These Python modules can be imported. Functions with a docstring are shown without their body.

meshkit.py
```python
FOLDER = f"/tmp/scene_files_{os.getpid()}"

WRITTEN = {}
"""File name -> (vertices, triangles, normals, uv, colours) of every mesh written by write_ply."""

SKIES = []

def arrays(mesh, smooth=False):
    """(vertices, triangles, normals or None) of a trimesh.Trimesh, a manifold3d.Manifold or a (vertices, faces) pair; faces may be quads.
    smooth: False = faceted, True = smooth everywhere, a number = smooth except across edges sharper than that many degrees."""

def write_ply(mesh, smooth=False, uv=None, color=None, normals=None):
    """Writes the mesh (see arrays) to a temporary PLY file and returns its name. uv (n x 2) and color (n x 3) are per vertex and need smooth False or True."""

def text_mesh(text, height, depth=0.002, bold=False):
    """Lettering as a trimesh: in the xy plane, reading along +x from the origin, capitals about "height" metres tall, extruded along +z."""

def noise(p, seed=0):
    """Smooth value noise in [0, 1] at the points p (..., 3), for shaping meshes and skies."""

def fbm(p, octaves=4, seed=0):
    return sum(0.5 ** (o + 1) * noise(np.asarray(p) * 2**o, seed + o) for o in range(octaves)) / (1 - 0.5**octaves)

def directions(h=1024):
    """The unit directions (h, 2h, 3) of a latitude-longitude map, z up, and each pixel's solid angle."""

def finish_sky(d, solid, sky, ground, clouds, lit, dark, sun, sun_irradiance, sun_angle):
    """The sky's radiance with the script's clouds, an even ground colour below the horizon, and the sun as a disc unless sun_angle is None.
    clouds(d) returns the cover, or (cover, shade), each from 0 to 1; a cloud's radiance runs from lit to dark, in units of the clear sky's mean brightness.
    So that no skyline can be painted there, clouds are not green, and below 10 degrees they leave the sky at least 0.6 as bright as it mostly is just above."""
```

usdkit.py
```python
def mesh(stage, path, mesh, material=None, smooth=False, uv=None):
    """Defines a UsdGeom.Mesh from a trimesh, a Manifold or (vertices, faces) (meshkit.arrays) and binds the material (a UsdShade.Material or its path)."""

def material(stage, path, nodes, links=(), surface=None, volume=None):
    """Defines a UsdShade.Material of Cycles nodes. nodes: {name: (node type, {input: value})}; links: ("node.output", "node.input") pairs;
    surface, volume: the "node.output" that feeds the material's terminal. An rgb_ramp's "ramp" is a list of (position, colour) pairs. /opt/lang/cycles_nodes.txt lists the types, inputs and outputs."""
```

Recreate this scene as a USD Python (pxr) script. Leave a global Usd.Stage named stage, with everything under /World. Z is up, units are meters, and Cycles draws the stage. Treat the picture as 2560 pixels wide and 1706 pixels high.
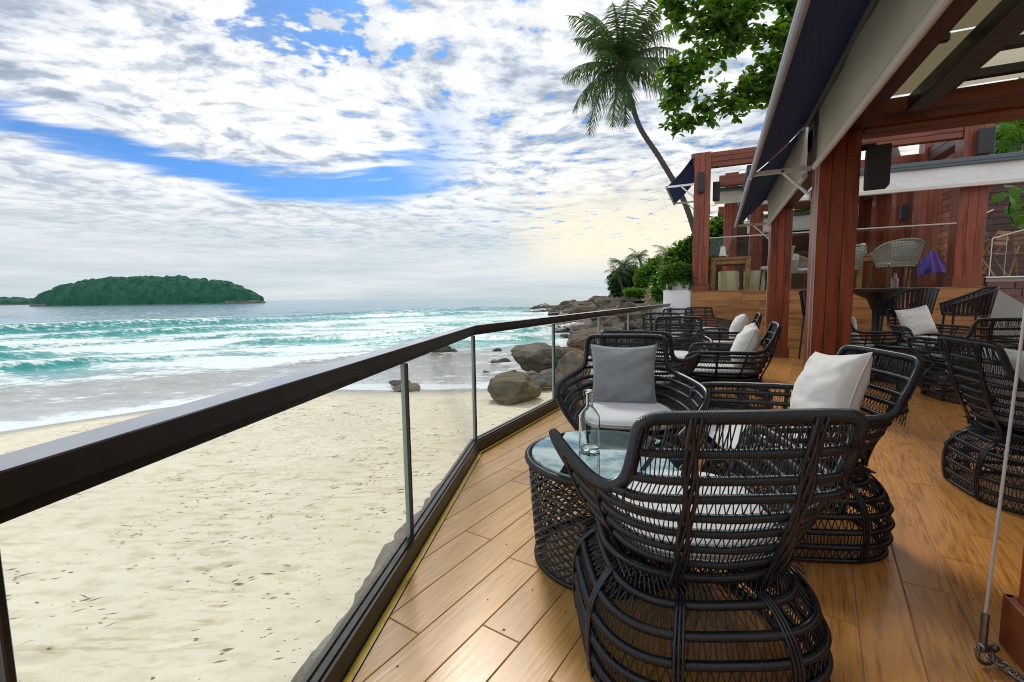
import math, random
import numpy as np, trimesh, usdkit, meshkit
from pxr import Usd, UsdGeom, UsdLux, UsdShade, Sdf, Gf, Vt
stage = Usd.Stage.CreateInMemory()
UsdGeom.SetStageUpAxis(stage, UsdGeom.Tokens.z); UsdGeom.SetStageMetersPerUnit(stage, 1.0)
world = UsdGeom.Xform.Define(stage, '/World'); stage.SetDefaultPrim(world.GetPrim())
UsdGeom.Scope.Define(stage, '/World/Looks')
PI = math.pi
rng = np.random.default_rng(7); random.seed(7)

# ------------------------------------------------------------------ camera, sky, sun, exposure
CAM_H, PITCH, ROLL = 1.15, math.radians(5.55), math.radians(0.85)
EXPOSURE = 0.28
fwd = np.array([0, math.cos(PITCH), -math.sin(PITCH)]); right0 = np.array([1.0, 0, 0]); up0 = np.cross(right0, fwd)
right = math.cos(ROLL)*right0 - math.sin(ROLL)*up0; up = math.cos(ROLL)*up0 + math.sin(ROLL)*right0
cam = UsdGeom.Camera.Define(stage, '/World/camera')
cam.CreateHorizontalApertureAttr(36.0); cam.CreateVerticalApertureAttr(36.0*682/1024)
cam.CreateFocalLengthAttr(36.0*1138/2560); cam.CreateClippingRangeAttr(Gf.Vec2f(0.02, 60000))
cam.CreateExposureAttr(EXPOSURE)
M4 = np.eye(4); M4[0, :3] = right; M4[1, :3] = up; M4[2, :3] = -fwd; M4[3, :3] = (0, 0, CAM_H)
cam.AddTransformOp().Set(Gf.Matrix4d(*M4.ravel().tolist()))

SUN_AZ, SUN_EL = math.radians(-8), math.radians(47)     # towards the sun, azimuth from +y clockwise
SUN_DIR = np.array([math.sin(SUN_AZ)*math.cos(SUN_EL), math.cos(SUN_AZ)*math.cos(SUN_EL), math.sin(SUN_EL)])
SKY_STRENGTH = 0.10
sun = UsdLux.DistantLight.Define(stage, '/World/sun')
sun.CreateIntensityAttr(0.40); sun.CreateAngleAttr(12.0); sun.CreateNormalizeAttr(True); sun.CreateColorAttr(Gf.Vec3f(1.0, 0.95, 0.86))
zc = SUN_DIR; xc = np.cross([0, 0, 1.0], zc); xc /= np.linalg.norm(xc); yc = np.cross(zc, xc)
R4 = np.eye(4); R4[0, :3] = xc; R4[1, :3] = yc; R4[2, :3] = zc
sun.AddTransformOp().Set(Gf.Matrix4d(*R4.ravel().tolist()))

def chain_noise(nodes, links, name, src, scale, detail, rough, loc=(0, 0, 0), sc=(1, 1, 1), rot=(0, 0, 0), dist=0.0):
    nodes[name + 'm'] = ('mapping', {'mapping_type': 'point', 'location': loc, 'scale': sc, 'rotation': rot})
    nodes[name] = ('noise_texture', {'dimensions': '3D', 'type': 'fBM', 'scale': scale, 'detail': detail, 'roughness': rough, 'distortion': dist})
    links += [(src, name + 'm.vector'), (name + 'm.vector', name + '.vector')]

def sky_material():
    n, l = {}, []
    n['geo'] = ('geometry', {})
    n['sky'] = ('sky_texture', {'sky_type': 'single_scattering', 'sun_disc': False, 'sun_elevation': SUN_EL, 'sun_rotation': SUN_AZ, 'altitude': 50.0, 'air_density': 1.0, 'aerosol_density': 1.0, 'ozone_density': 2.0})
    n['xyz'] = ('separate_xyz', {}); l.append(('geo.position', 'xyz.vector'))
    def mth(name, typ, a=None, b=None, c=None, clamp=False):
        ins = {'math_type': typ, 'use_clamp': clamp}
        for k, v in (('value1', a), ('value2', b), ('value3', c)):
            if isinstance(v, str): l.append((v, f'{name}.{k}'))
            elif v is not None: ins[k] = float(v)
        n[name] = ('math', ins); return name + '.value'
    def mr(name, v, a, b, c, d, smooth=True):
        n[name] = ('map_range', {'range_type': 'smoothstep' if smooth else 'linear', 'from_min': a, 'from_max': b, 'to_min': c, 'to_max': d, 'clamp': True}); l.append((v, name + '.value')); return name + '.result'
    z = mth('zc', 'maximum', 'xyz.z', 0.0)
    zz = mth('zz', 'add', z, 0.035)
    px = mth('px', 'divide', 'xyz.x', zz); py = mth('py', 'divide', 'xyz.y', zz)
    n['pp'] = ('combine_xyz', {'z': 0.0}); l.extend([(px, 'pp.x'), (py, 'pp.y')])
    # warp
    chain_noise(n, l, 'warp', 'pp.vector', 0.9, 1, 0.5)
    n['wv'] = ('vector_math', {'math_type': 'multiply_add', 'vector2': (0.5, 0.5, 0), 'vector3': (-0.25, -0.25, 0)}); l.append(('warp.color', 'wv.vector1'))
    n['pw'] = ('vector_math', {'math_type': 'add'}); l += [('pp.vector', 'pw.vector1'), ('wv.vector', 'pw.vector2')]
    chain_noise(n, l, 'big', 'pw.vector', 0.55, 3, 0.55, loc=(3.1, 1.7, 0))
    chain_noise(n, l, 'puff', 'pw.vector', 5.2, 4, 0.62, loc=(7.3, 2.2, 0), sc=(1, 1.15, 1))
    chain_noise(n, l, 'mid', 'pw.vector', 1.9, 3, 0.55, loc=(1.3, 9.2, 0))
    chain_noise(n, l, 'str', 'pw.vector', 1.3, 4, 0.62, loc=(2.3, 5.2, 0), rot=(0, 0, math.radians(-35)), sc=(0.5, 2.2, 1))
    # cells give the broken altocumulus look toward the sun side (right), smooth sheet on the left
    # gap band: a clear lane that runs across the sheet
    # lane coordinate: q = py - f(px)
    q0 = mth('q0', 'multiply_add', px, -2.22, 2.21)
    pxs = mth('pxs', 'multiply', px, px)
    q1 = mth('q1', 'multiply_add', pxs, -0.896, q0)
    lane = mth('lane', 'subtract', py, q1)
    n['lanen'] = ('math', {'math_type': 'multiply_add', 'value2': 1.9, 'value3': -0.95}); l.append(('str.fac', 'lanen.value1'))
    lane2 = mth('lane2', 'add', lane, 'lanen.value')
    up_ = mr('laneA', lane2, -0.58, -0.18, 0, 1); dn_ = mr('laneB', lane2, 0.28, 0.98, 1, 0)
    fadeR = mr('fadeR', px, -0.95, 0.1, 1, 0); fadeL = mr('fadeL', px, -3.4, -2.0, 0.6, 1.0)
    band = mth('band', 'multiply', up_, dn_); band = mth('band2', 'multiply', band, fadeR); band = mth('band3', 'multiply', band, fadeL)
    # patches of blue high up
    hx = mth('hx', 'add', px, 0.70); hy = mth('hy', 'add', py, -1.62)
    hx2 = mth('hx2', 'multiply', hx, hx); hy2 = mth('hy2', 'multiply', hy, hy)
    hr = mth('hr', 'multiply_add', hx2, 4.0, mth('hy3', 'multiply', hy2, 4.0))
    patch = mr('patch', hr, 0.0, 1.0, 0.155, 0.0)
    # puffy cover on the right / high, solid on the left
    cells = mr('cells', px, -1.6, -0.5, 0.0, 1.0)
    pc = mth('pc0', 'subtract', 'puff.fac', 0.335); pc = mth('pc1', 'subtract', pc, patch)
    pcover = mr('pcover', pc, -0.015, 0.075, 0, 1)
    inv = mth('inv', 'subtract', 1.0, cells)
    cover = mth('cov0', 'multiply_add', pcover, cells, inv)
    nb = mth('nb', 'subtract', 1.0, band)
    cover = mth('cov1', 'multiply', cover, nb)
    # wisps in the lane
    wis = mr('wis', 'str.fac', 0.54, 0.80, 0.0, 0.7)
    cover = mth('cov2', 'maximum', cover, wis)
    # below: veil toward the horizon
    veil = mr('veil', z, 0.0, 0.30, 1.0, 0.0)
    veil2 = mth('veil2', 'multiply', veil, mr('vl', py, 4.6, 6.2, 0.0, 1.0))
    cover = mth('cov3', 'maximum', cover, veil2)
    cover = mth('cov4', 'minimum', cover, 0.97)
    # cloud brightness
    s1 = mr('s1', 'big.fac', 0.36, 0.66, 0.0, 1.0)
    s2 = mr('s2', 'mid.fac', 0.33, 0.62, 0.0, 1.0)
    s3 = mr('s3', 'puff.fac', 0.36, 0.60, 0.0, 1.0)
    sh = mth('sh0', 'multiply', s1, 0.26); sh = mth('sh1', 'multiply_add', s2, 0.30, sh); sh = mth('sh2', 'multiply_add', s3, 0.44, sh)
    n['cr'] = ('rgb_ramp', {'ramp': [(0.08, (2.9, 3.5, 4.3)), (0.32, (4.3, 4.9, 5.7)), (0.50, (6.4, 6.8, 7.3)), (0.68, (8.4, 8.5, 8.6)), (1.0, (10.2, 10.1, 9.9))]}); l.append((sh, 'cr.fac'))
    # near the horizon: even pale grey blue with streaks, warm to the right
    chain_noise(n, l, 'hz', 'geo.position', 2.2, 3, 0.6, sc=(1.0, 1.0, 13.0))
    n['hzr'] = ('rgb_ramp', {'ramp': [(0.25, (4.3, 5.0, 5.5)), (0.5, (5.7, 6.3, 6.6)), (0.75, (7.4, 7.6, 7.4))]}); l.append(('hz.fac', 'hzr.fac'))
    hm = mr('hm', z, 0.03, 0.30, 1.0, 0.0)
    n['cm'] = ('mix_color', {'blend_type': 'mix', 'use_clamp': False}); l += [(hm, 'cm.fac'), ('cr.color', 'cm.a'), ('hzr.color', 'cm.b')]
    warmx = mr('warmx', 'xyz.x', -0.06, 0.14, 0.0, 1.0); warmz = mr('warmz', z, 0.02, 0.10, 0.0, 1.0); warmz2 = mr('warmz2', z, 0.12, 0.30, 1.0, 0.0)
    wm = mth('wm', 'multiply', warmx, warmz); wm = mth('wm2', 'multiply', wm, warmz2); wm = mth('wm3', 'multiply', wm, 0.85)
    n['cw'] = ('mix_color', {'blend_type': 'mix', 'use_clamp': False, 'b': (9.2, 8.3, 6.2)}); l += [(wm, 'cw.fac'), ('cm.result', 'cw.a')]
    n['skyt'] = ('mix_color', {'blend_type': 'multiply', 'use_clamp': False, 'fac': 1.0, 'b': (0.27, 0.56, 0.95)}); l.append(('sky.color', 'skyt.a'))
    n['mx'] = ('mix_color', {'blend_type': 'mix', 'use_clamp': False}); l += [(cover, 'mx.fac'), ('skyt.result', 'mx.a'), ('cw.result', 'mx.b')]
    n['bg'] = ('background_shader', {'strength': SKY_STRENGTH}); l.append(('mx.result', 'bg.color'))
    return usdkit.material(stage, '/World/Looks/sky', n, l, surface='bg.background')
dome = UsdLux.DomeLight.Define(stage, '/World/sky')
dome.CreateIntensityAttr(1.0)
UsdShade.MaterialBindingAPI.Apply(dome.GetPrim()).Bind(sky_material())
dome.GetPrim().SetCustomDataByKey('kind', 'structure')

# ------------------------------------------------------------------ helpers
AZ = math.radians(24.1)                                  # the terrace axis
D1 = np.array([math.sin(AZ), math.cos(AZ), 0]); D2 = np.array([math.cos(AZ), -math.sin(AZ), 0])
def uv(u, v, z=0.0): return D1*u + D2*v + np.array([0, 0, z])
UVROT = -math.degrees(AZ)                                # an Xform turned so that local y runs along u and local x along v
used = {}
def path_for(name, parent='/World'):
    key = (str(parent), name); k = used.get(key, -1) + 1; used[key] = k
    return f'{parent}/{name}' if k == 0 else f'{parent}/{name}_{k:03d}'
def tag(prim, label=None, cat=None, group=None, kind=None):
    for k, v in (('label', label), ('category', cat), ('group', group), ('kind', kind)):
        if v: prim.SetCustomDataByKey(k, v)
    return prim
def thing(name, label=None, cat=None, loc=(0, 0, 0), rz=0.0, group=None, kind=None, scale=None, rx=None):
    x = UsdGeom.Xform.Define(stage, path_for(name))
    x.AddTranslateOp().Set(Gf.Vec3d(*map(float, loc)))
    if rz: x.AddRotateZOp().Set(float(rz))
    if rx: x.AddRotateXOp().Set(float(rx))
    if scale: x.AddScaleOp().Set(Gf.Vec3f(*map(float, scale)))
    return tag(x.GetPrim(), label, cat, group, kind)
def part(name, mesh, mat, parent=None, smooth=False, label=None, kind=None, cat=None, group=None, vcol=None, vflt=None):
    p = path_for(name, parent.GetPath() if parent is not None else '/World')
    if isinstance(mesh, MB): mesh = mesh.get()
    m = usdkit.mesh(stage, p, mesh, mat, smooth=smooth)
    if vcol is not None:
        for nm, arr in vcol.items():
            UsdGeom.PrimvarsAPI(m).CreatePrimvar(nm, Sdf.ValueTypeNames.Color3fArray, 'vertex').Set(Vt.Vec3fArray.FromNumpy(np.asarray(arr, np.float32)))
    return tag(m.GetPrim(), label, cat, group, kind)
def copy_of(src, name, loc, rz, label=None, cat=None, group=None, scale=None):
    x = UsdGeom.Xform.Define(stage, path_for(name)); p = x.GetPrim()
    p.GetReferences().AddInternalReference(src.GetPath())
    x.ClearXformOpOrder()
    x.AddTranslateOp().Set(Gf.Vec3d(*map(float, loc)))
    x.AddRotateZOp().Set(float(rz))
    if scale: x.AddScaleOp().Set(Gf.Vec3f(*map(float, scale)))
    p.SetInstanceable(True)
    was = src.GetCustomData()
    return tag(p, label or was.get('label'), cat or was.get('category'), group or was.get('group'))

def box(c, s, rz=0.0, R=None):
    """A box with slightly chamfered edges is bevel_box; this one is plain."""
    m = np.array([[x, y, z] for x in (-.5, .5) for y in (-.5, .5) for z in (-.5, .5)])*np.asarray(s, float)
    f = np.array([[0, 1, 3], [0, 3, 2], [4, 6, 7], [4, 7, 5], [0, 4, 5], [0, 5, 1], [2, 3, 7], [2, 7, 6], [0, 2, 6], [0, 6, 4], [1, 5, 7], [1, 7, 3]])
    if R is not None: m = m @ np.asarray(R).T
    elif rz: a = math.radians(rz); m = m @ np.array([[math.cos(a), math.sin(a), 0], [-math.sin(a), math.cos(a), 0], [0, 0, 1]])
    return m + np.asarray(c, float), f
def bevel_box(c, s, b=0.004, rz=0.0):
    s = np.asarray(s, float); b = min(b, s.min()*0.45); h = s/2
    pts = []
    for sx in (-1, 1):
        for sy in (-1, 1):
            for sz in (-1, 1):
                pts += [(sx*(h[0]-b), sy*(h[1]-b), sz*h[2]), (sx*(h[0]-b), sy*h[1], sz*(h[2]-b)), (sx*h[0], sy*(h[1]-b), sz*(h[2]-b))]
    hull = trimesh.convex.convex_hull(np.array(pts))
    v, f = np.array(hull.vertices), np.array(hull.faces)
    if rz: a = math.radians(rz); v = v @ np.array([[math.cos(a), math.sin(a), 0], [-math.sin(a), math.cos(a), 0], [0, 0, 1]])
    return v + np.asarray(c, float), f
def quads(i, j, wrap_j=False, wrap_i=False):
    ii, jj = np.meshgrid(np.arange(i - (0 if wrap_i else 1)), np.arange(j - (0 if wrap_j else 1)), indexing='ij')
    a = ii*j + jj; b = ii*j + (jj+1) % j; c = ((ii+1) % i)*j + (jj+1) % j; d = ((ii+1) % i)*j + jj
    q = np.stack([a, b, c, d], -1).reshape(-1, 4)
    return np.vstack([q[:, [0, 1, 2]], q[:, [0, 2, 3]]])
def frames(p, closed=False):
    n = len(p)
    t = (np.roll(p, -1, 0) - np.roll(p, 1, 0)) if closed else np.gradient(p, axis=0)
    t /= np.linalg.norm(t, axis=1, keepdims=True) + 1e-12
    ref = np.array([0, 0, 1.0]) if abs(t[0][2]) < 0.9 else np.array([1.0, 0, 0])
    a = np.empty_like(p); x = np.cross(t[0], ref); x /= np.linalg.norm(x)
    for k in range(n):
        x = x - t[k]*(x @ t[k]); x /= np.linalg.norm(x) + 1e-12; a[k] = x
    return t, a, np.cross(t, a)
def tube(p, r, sides=6, closed=False, cap=True):
    p = np.asarray(p, float); n = len(p)
    t, a, b = frames(p, closed); r = np.broadcast_to(r, (n,))
    ang = np.arange(sides)*2*PI/sides
    v = p[:, None] + r[:, None, None]*(np.cos(ang)[None, :, None]*a[:, None] + np.sin(ang)[None, :, None]*b[:, None])
    f = quads(n, sides, wrap_j=True, wrap_i=closed); v = v.reshape(-1, 3)
    if cap and not closed:
        v = np.vstack([v, p[:1], p[-1:]]); k = np.arange(sides)
        f = np.vstack([f, np.stack([np.full(sides, n*sides), (k+1) % sides, k], 1), np.stack([np.full(sides, n*sides+1), (n-1)*sides+k, (n-1)*sides+(k+1) % sides], 1)])
    return v, f
def sticks(A, B, r, sides=4):
    """Many thin straight strands at once."""
    A, B = np.asarray(A, float), np.asarray(B, float); n = len(A)
    t = B - A; t /= np.linalg.norm(t, axis=1, keepdims=True) + 1e-12
    ref = np.where(np.abs(t[:, 2:]) < 0.9, [0, 0, 1.0], [1.0, 0, 0]); a = np.cross(t, ref); a /= np.linalg.norm(a, axis=1, keepdims=True); b = np.cross(t, a)
    ang = np.arange(sides)*2*PI/sides; ring = r*(np.cos(ang)[None, :, None]*a[:, None] + np.sin(ang)[None, :, None]*b[:, None])
    v = np.concatenate([A[:, None]+ring, B[:, None]+ring], 1).reshape(-1, 3)
    k = np.arange(sides); k2 = (k+1) % sides
    f0 = np.vstack([np.stack([k, k2, sides+k2], 1), np.stack([k, sides+k2, sides+k], 1)])
    return v, (f0[None] + (np.arange(n)*2*sides)[:, None, None]).reshape(-1, 3)
def resample(p, step, closed=False):
    p = np.asarray(p, float)
    if closed: p = np.vstack([p, p[:1]])
    L = np.concatenate([[0], np.cumsum(np.linalg.norm(np.diff(p, axis=0), axis=1))])
    n = max(3, int(round(L[-1]/step))); s = np.linspace(0, L[-1], n + 1)
    q = np.stack([np.interp(s, L, p[:, k]) for k in range(3)], 1)
    return q[:-1] if closed else q
def spline(p, n=12, closed=False):
    p = np.asarray(p, float); N = len(p); out = []
    for i in range(N if closed else N - 1):
        g = lambda k: p[k % N] if closed else p[min(max(k, 0), N-1)]
        a, b, c, d = g(i-1), g(i), g(i+1), g(i+2); t = np.linspace(0, 1, n, endpoint=False)[:, None]
        out.append(0.5*((2*b) + (-a+c)*t + (2*a-5*b+4*c-d)*t**2 + (-a+3*b-3*c+d)*t**3))
    out = np.vstack(out)
    return out if closed else np.vstack([out, p[-1:]])
def wrapped(p, r, sides=8, closed=False, pitch=0.0046, amp=0.07, cap=True):
    """A cane frame bound with round strand: a tube with a ridge for each turn."""
    q = resample(p, pitch/3, closed); k = np.arange(len(q))
    return tube(q, r*(1 - amp + amp*1.6*np.array([1.0, 0.35, -0.9])[k % 3]), sides, closed, cap)
def revolve(prof, n=32, c=(0, 0, 0)):
    prof = np.asarray(prof, float); ang = np.arange(n)*2*PI/n
    v = np.stack([prof[:, None, 0]*np.cos(ang), prof[:, None, 0]*np.sin(ang), np.broadcast_to(prof[:, None, 1], (len(prof), n))], -1).reshape(-1, 3)
    return v + np.asarray(c, float), quads(len(prof), n, wrap_j=True)
def prism(poly, z0, z1):
    m = trimesh.creation.extrude_polygon(__import__('shapely').Polygon(poly), z1 - z0, engine='earcut'); m.apply_translation((0, 0, z0))
    return np.array(m.vertices), np.array(m.faces)
def transform(vf, loc=(0, 0, 0), rz=0.0, R=None, s=1.0):
    v, f = vf; v = np.asarray(v, float)*s
    if R is not None: v = v @ np.asarray(R).T
    if rz: a = math.radians(rz); v = v @ np.array([[math.cos(a), math.sin(a), 0], [-math.sin(a), math.cos(a), 0], [0, 0, 1]])
    return v + np.asarray(loc, float), f
def rotx(d): a = math.radians(d); return np.array([[1, 0, 0], [0, math.cos(a), -math.sin(a)], [0, math.sin(a), math.cos(a)]])
def roty(d): a = math.radians(d); return np.array([[math.cos(a), 0, math.sin(a)], [0, 1, 0], [-math.sin(a), 0, math.cos(a)]])
def rotz(d): a = math.radians(d); return np.array([[math.cos(a), -math.sin(a), 0], [math.sin(a), math.cos(a), 0], [0, 0, 1]])
class MB:
    def __init__(self): self.v, self.f, self.n = [], [], 0
    def add(self, vf):
        v, f = vf; f = np.asarray(f)
        if f.shape[1] == 4: f = np.vstack([f[:, [0, 1, 2]], f[:, [0, 2, 3]]])
        self.v.append(np.asarray(v, float)); self.f.append(f + self.n); self.n += len(v); return self
    def get(self): return np.vstack(self.v), np.vstack(self.f)
def one(vf): return MB().add(vf)

# ------------------------------------------------------------------ materials
LOOK = '/World/Looks/'
def material(name, nodes, links, surface): return usdkit.material(stage, LOOK + name, nodes, links, surface=surface)
def paint(name, col, rough=0.5, var=0.12, scale=6.0, bump=0.0, bscale=60.0, metallic=0.0, spec=0.5, obj_var=0.0, coat=0.0, sheen=0.0, stretch=(1, 1, 1), bdist=0.01):
    n, l = {'g': ('geometry', {}), 'p': ('principled_bsdf', {'roughness': rough, 'metallic': metallic, 'specular_ior_level': spec, 'coat_weight': coat, 'sheen_weight': sheen})}, []
    c = np.asarray(col, float)
    chain_noise(n, l, 'n', 'g.position', scale, 4, 0.6, sc=stretch)
    n['r'] = ('rgb_ramp', {'ramp': [(0.25, c*(1-var)), (0.75, np.minimum(c*(1+var), 1))]}); l.append(('n.fac', 'r.fac'))
    src = 'r.color'
    if obj_var:
        n['oi'] = ('object_info', {}); n['ovr'] = ('map_range', {'from_min': 0, 'from_max': 1, 'to_min': 1-obj_var, 'to_max': 1+obj_var}); l.append(('oi.random', 'ovr.value'))
        n['hv'] = ('hsv', {'hue': 0.5, 'saturation': 1.0, 'fac': 1.0}); l += [('ovr.result', 'hv.value'), (src, 'hv.color')]; src = 'hv.color'
    l.append((src, 'p.base_color'))
    n['rr'] = ('map_range', {'from_min': 0.3, 'from_max': 0.7, 'to_min': max(rough-0.08, 0.02), 'to_max': min(rough+0.08, 1)}); l += [('n.fac', 'rr.value'), ('rr.result', 'p.roughness')]
    if bump:
        chain_noise(n, l, 'b', 'g.position', bscale, 3, 0.6, sc=stretch)
        n['bp'] = ('bump', {'strength': bump, 'distance': bdist}); l += [('b.fac', 'bp.height'), ('bp.normal', 'p.normal')]
    return material(name, n, l, 'p.BSDF')
def wood(name, dark, light, direction, rough=0.4, grain=14.0, glare_tint=None, spec=0.5, coat=0.0, obj_var=0.13, bump=0.12, axis_z=False, fine=False):
    """Timber with the grain along `direction` degrees (azimuth from +y) or along z."""
    n, l = {'g': ('geometry', {}), 'oi': ('object_info', {}), 'p': ('principled_bsdf', {'specular_ior_level': spec, 'coat_weight': coat, 'coat_roughness': 0.25})}, []
    n['rot'] = ('mapping', {'mapping_type': 'point', 'rotation': (0, 0, math.radians(direction)), 'scale': (1, 1, 1)}); l.append(('g.position', 'rot.vector'))
    n['off'] = ('vector_math', {'math_type': 'scale', 'vector1': (13.7, 5.3, 9.1)}); l.append(('oi.random', 'off.scale'))
    n['ad'] = ('vector_math', {'math_type': 'add'}); l += [('rot.vector', 'ad.vector1'), ('off.vector', 'ad.vector2')]
    st = (1.0, 1.0, 0.10) if axis_z else (1.0, 0.085, 1.0)
    chain_noise(n, l, 'f', 'ad.vector', grain*(6.0 if fine else 2.6), 5, 0.68, sc=(st[0], st[1]*(0.6 if fine else 1.0), st[2]))
    chain_noise(n, l, 'c', 'ad.vector', grain*0.42, 3, 0.5, sc=st, dist=0.6)
    n['wv'] = ('math', {'math_type': 'multiply', 'value2': 58.0 if fine else 26.0}); l.append(('c.fac', 'wv.value1'))
    n['sn'] = ('math', {'math_type': 'sine'}); l.append(('wv.value', 'sn.value1'))
    n['s2'] = ('math', {'math_type': 'multiply_add', 'value2': 0.11 if fine else 0.16, 'value3': 0.0}); l.append(('sn.value', 's2.value1'))
    n['sm'] = ('math', {'math_type': 'add'}); l += [('f.fac', 'sm.value1'), ('s2.value', 'sm.value2')]
    d, g = np.asarray(dark, float), np.asarray(light, float)
    n['r'] = ('rgb_ramp', {'ramp': [(0.22, d*0.8), (0.42, d*0.5+g*0.5), (0.72, g)]}); l.append(('sm.value', 'r.fac'))
    src = 'r.color'
    if glare_tint is not None:                                   # sky glare toward the open side, painted into the boards as a paler tone
        glare_col, a, b = glare_tint
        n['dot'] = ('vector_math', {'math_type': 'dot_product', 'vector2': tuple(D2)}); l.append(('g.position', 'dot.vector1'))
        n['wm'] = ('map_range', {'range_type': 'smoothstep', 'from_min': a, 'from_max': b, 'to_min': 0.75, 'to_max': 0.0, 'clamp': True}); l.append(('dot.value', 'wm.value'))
        n['wr'] = ('rgb_ramp', {'ramp': [(0.2, np.asarray(glare_col)*0.84), (0.75, np.asarray(glare_col)*1.06)]}); l.append(('sm.value', 'wr.fac'))
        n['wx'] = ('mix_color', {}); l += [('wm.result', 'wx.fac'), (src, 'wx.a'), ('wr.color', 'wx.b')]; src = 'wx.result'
    n['ov'] = ('map_range', {'from_min': 0, 'from_max': 1, 'to_min': 1-obj_var, 'to_max': 1+obj_var}); l.append(('oi.random', 'ov.value'))
    n['hv'] = ('hsv', {'hue': 0.5, 'saturation': 1.0, 'fac': 1.0}); l += [('ov.result', 'hv.value'), (src, 'hv.color'), ('hv.color', 'p.base_color')]
    n['rr'] = ('map_range', {'from_min': 0.2, 'from_max': 0.8, 'to_min': rough-0.07, 'to_max': rough+0.12}); l += [('f.fac', 'rr.value'), ('rr.result', 'p.roughness')]
    n['bp'] = ('bump', {'strength': bump, 'distance': 0.004}); l += [('sm.value', 'bp.height'), ('bp.normal', 'p.normal')]
    return material(name, n, l, 'p.BSDF')
def leaf_mat(name, a, b, c=None, trans=0.35, rough=0.45):
    n, l = {'g': ('geometry', {}), 'p': ('principled_bsdf', {'roughness': rough, 'specular_ior_level': 0.4}), 't': ('translucent_bsdf', {}), 'm': ('mix_closure', {'fac': trans})}, []
    chain_noise(n, l, 'n', 'g.position', 1.7, 3, 0.6)
    n['mx'] = ('math', {'math_type': 'multiply_add', 'value2': 0.55}); n['rs'] = ('math', {'math_type': 'multiply', 'value2': 0.5})
    l += [('g.random_per_island', 'mx.value1'), ('n.fac', 'rs.value1'), ('rs.value', 'mx.value3')]
    st = [(0.2, a), (0.85, b)] + ([(0.97, c)] if c is not None else [])
    n['r'] = ('rgb_ramp', {'ramp': st}); l += [('mx.value', 'r.fac'), ('r.color', 'p.base_color')]
    n['h'] = ('hsv', {'hue': 0.475, 'saturation': 1.1, 'value': 2.3, 'fac': 1.0}); l += [('r.color', 'h.color'), ('h.color', 't.color'), ('p.BSDF', 'm.closure1'), ('t.BSDF', 'm.closure2')]
    return material(name, n, l, 'm.closure')
def pane_mat(name, tint=(1, 1, 1), ior=1.45, boost=1.0, mirror=(1, 1, 1)):
    """A see-through sheet: each pane mirrors on the side the ray enters by and lets the rest through."""
    return material(name, {'ge': ('geometry', {}), 'f': ('fresnel', {'IOR': ior}), 'fr': ('math', {'math_type': 'subtract', 'value1': 1.0}), 't': ('transparent_bsdf', {'color': tint}), 'g': ('glossy_bsdf', {'color': mirror, 'roughness': 0.0}), 'k': ('math', {'math_type': 'multiply', 'value2': boost, 'use_clamp': True}), 'k2': ('math', {'math_type': 'multiply', 'use_clamp': True}), 'm': ('mix_closure', {})},
                    [('ge.backfacing', 'fr.value2'), ('f.fac', 'k.value1'), ('k.value', 'k2.value1'), ('fr.value', 'k2.value2'), ('k2.value', 'm.fac'), ('t.BSDF', 'm.closure1'), ('g.BSDF', 'm.closure2')], 'm.closure')

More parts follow.
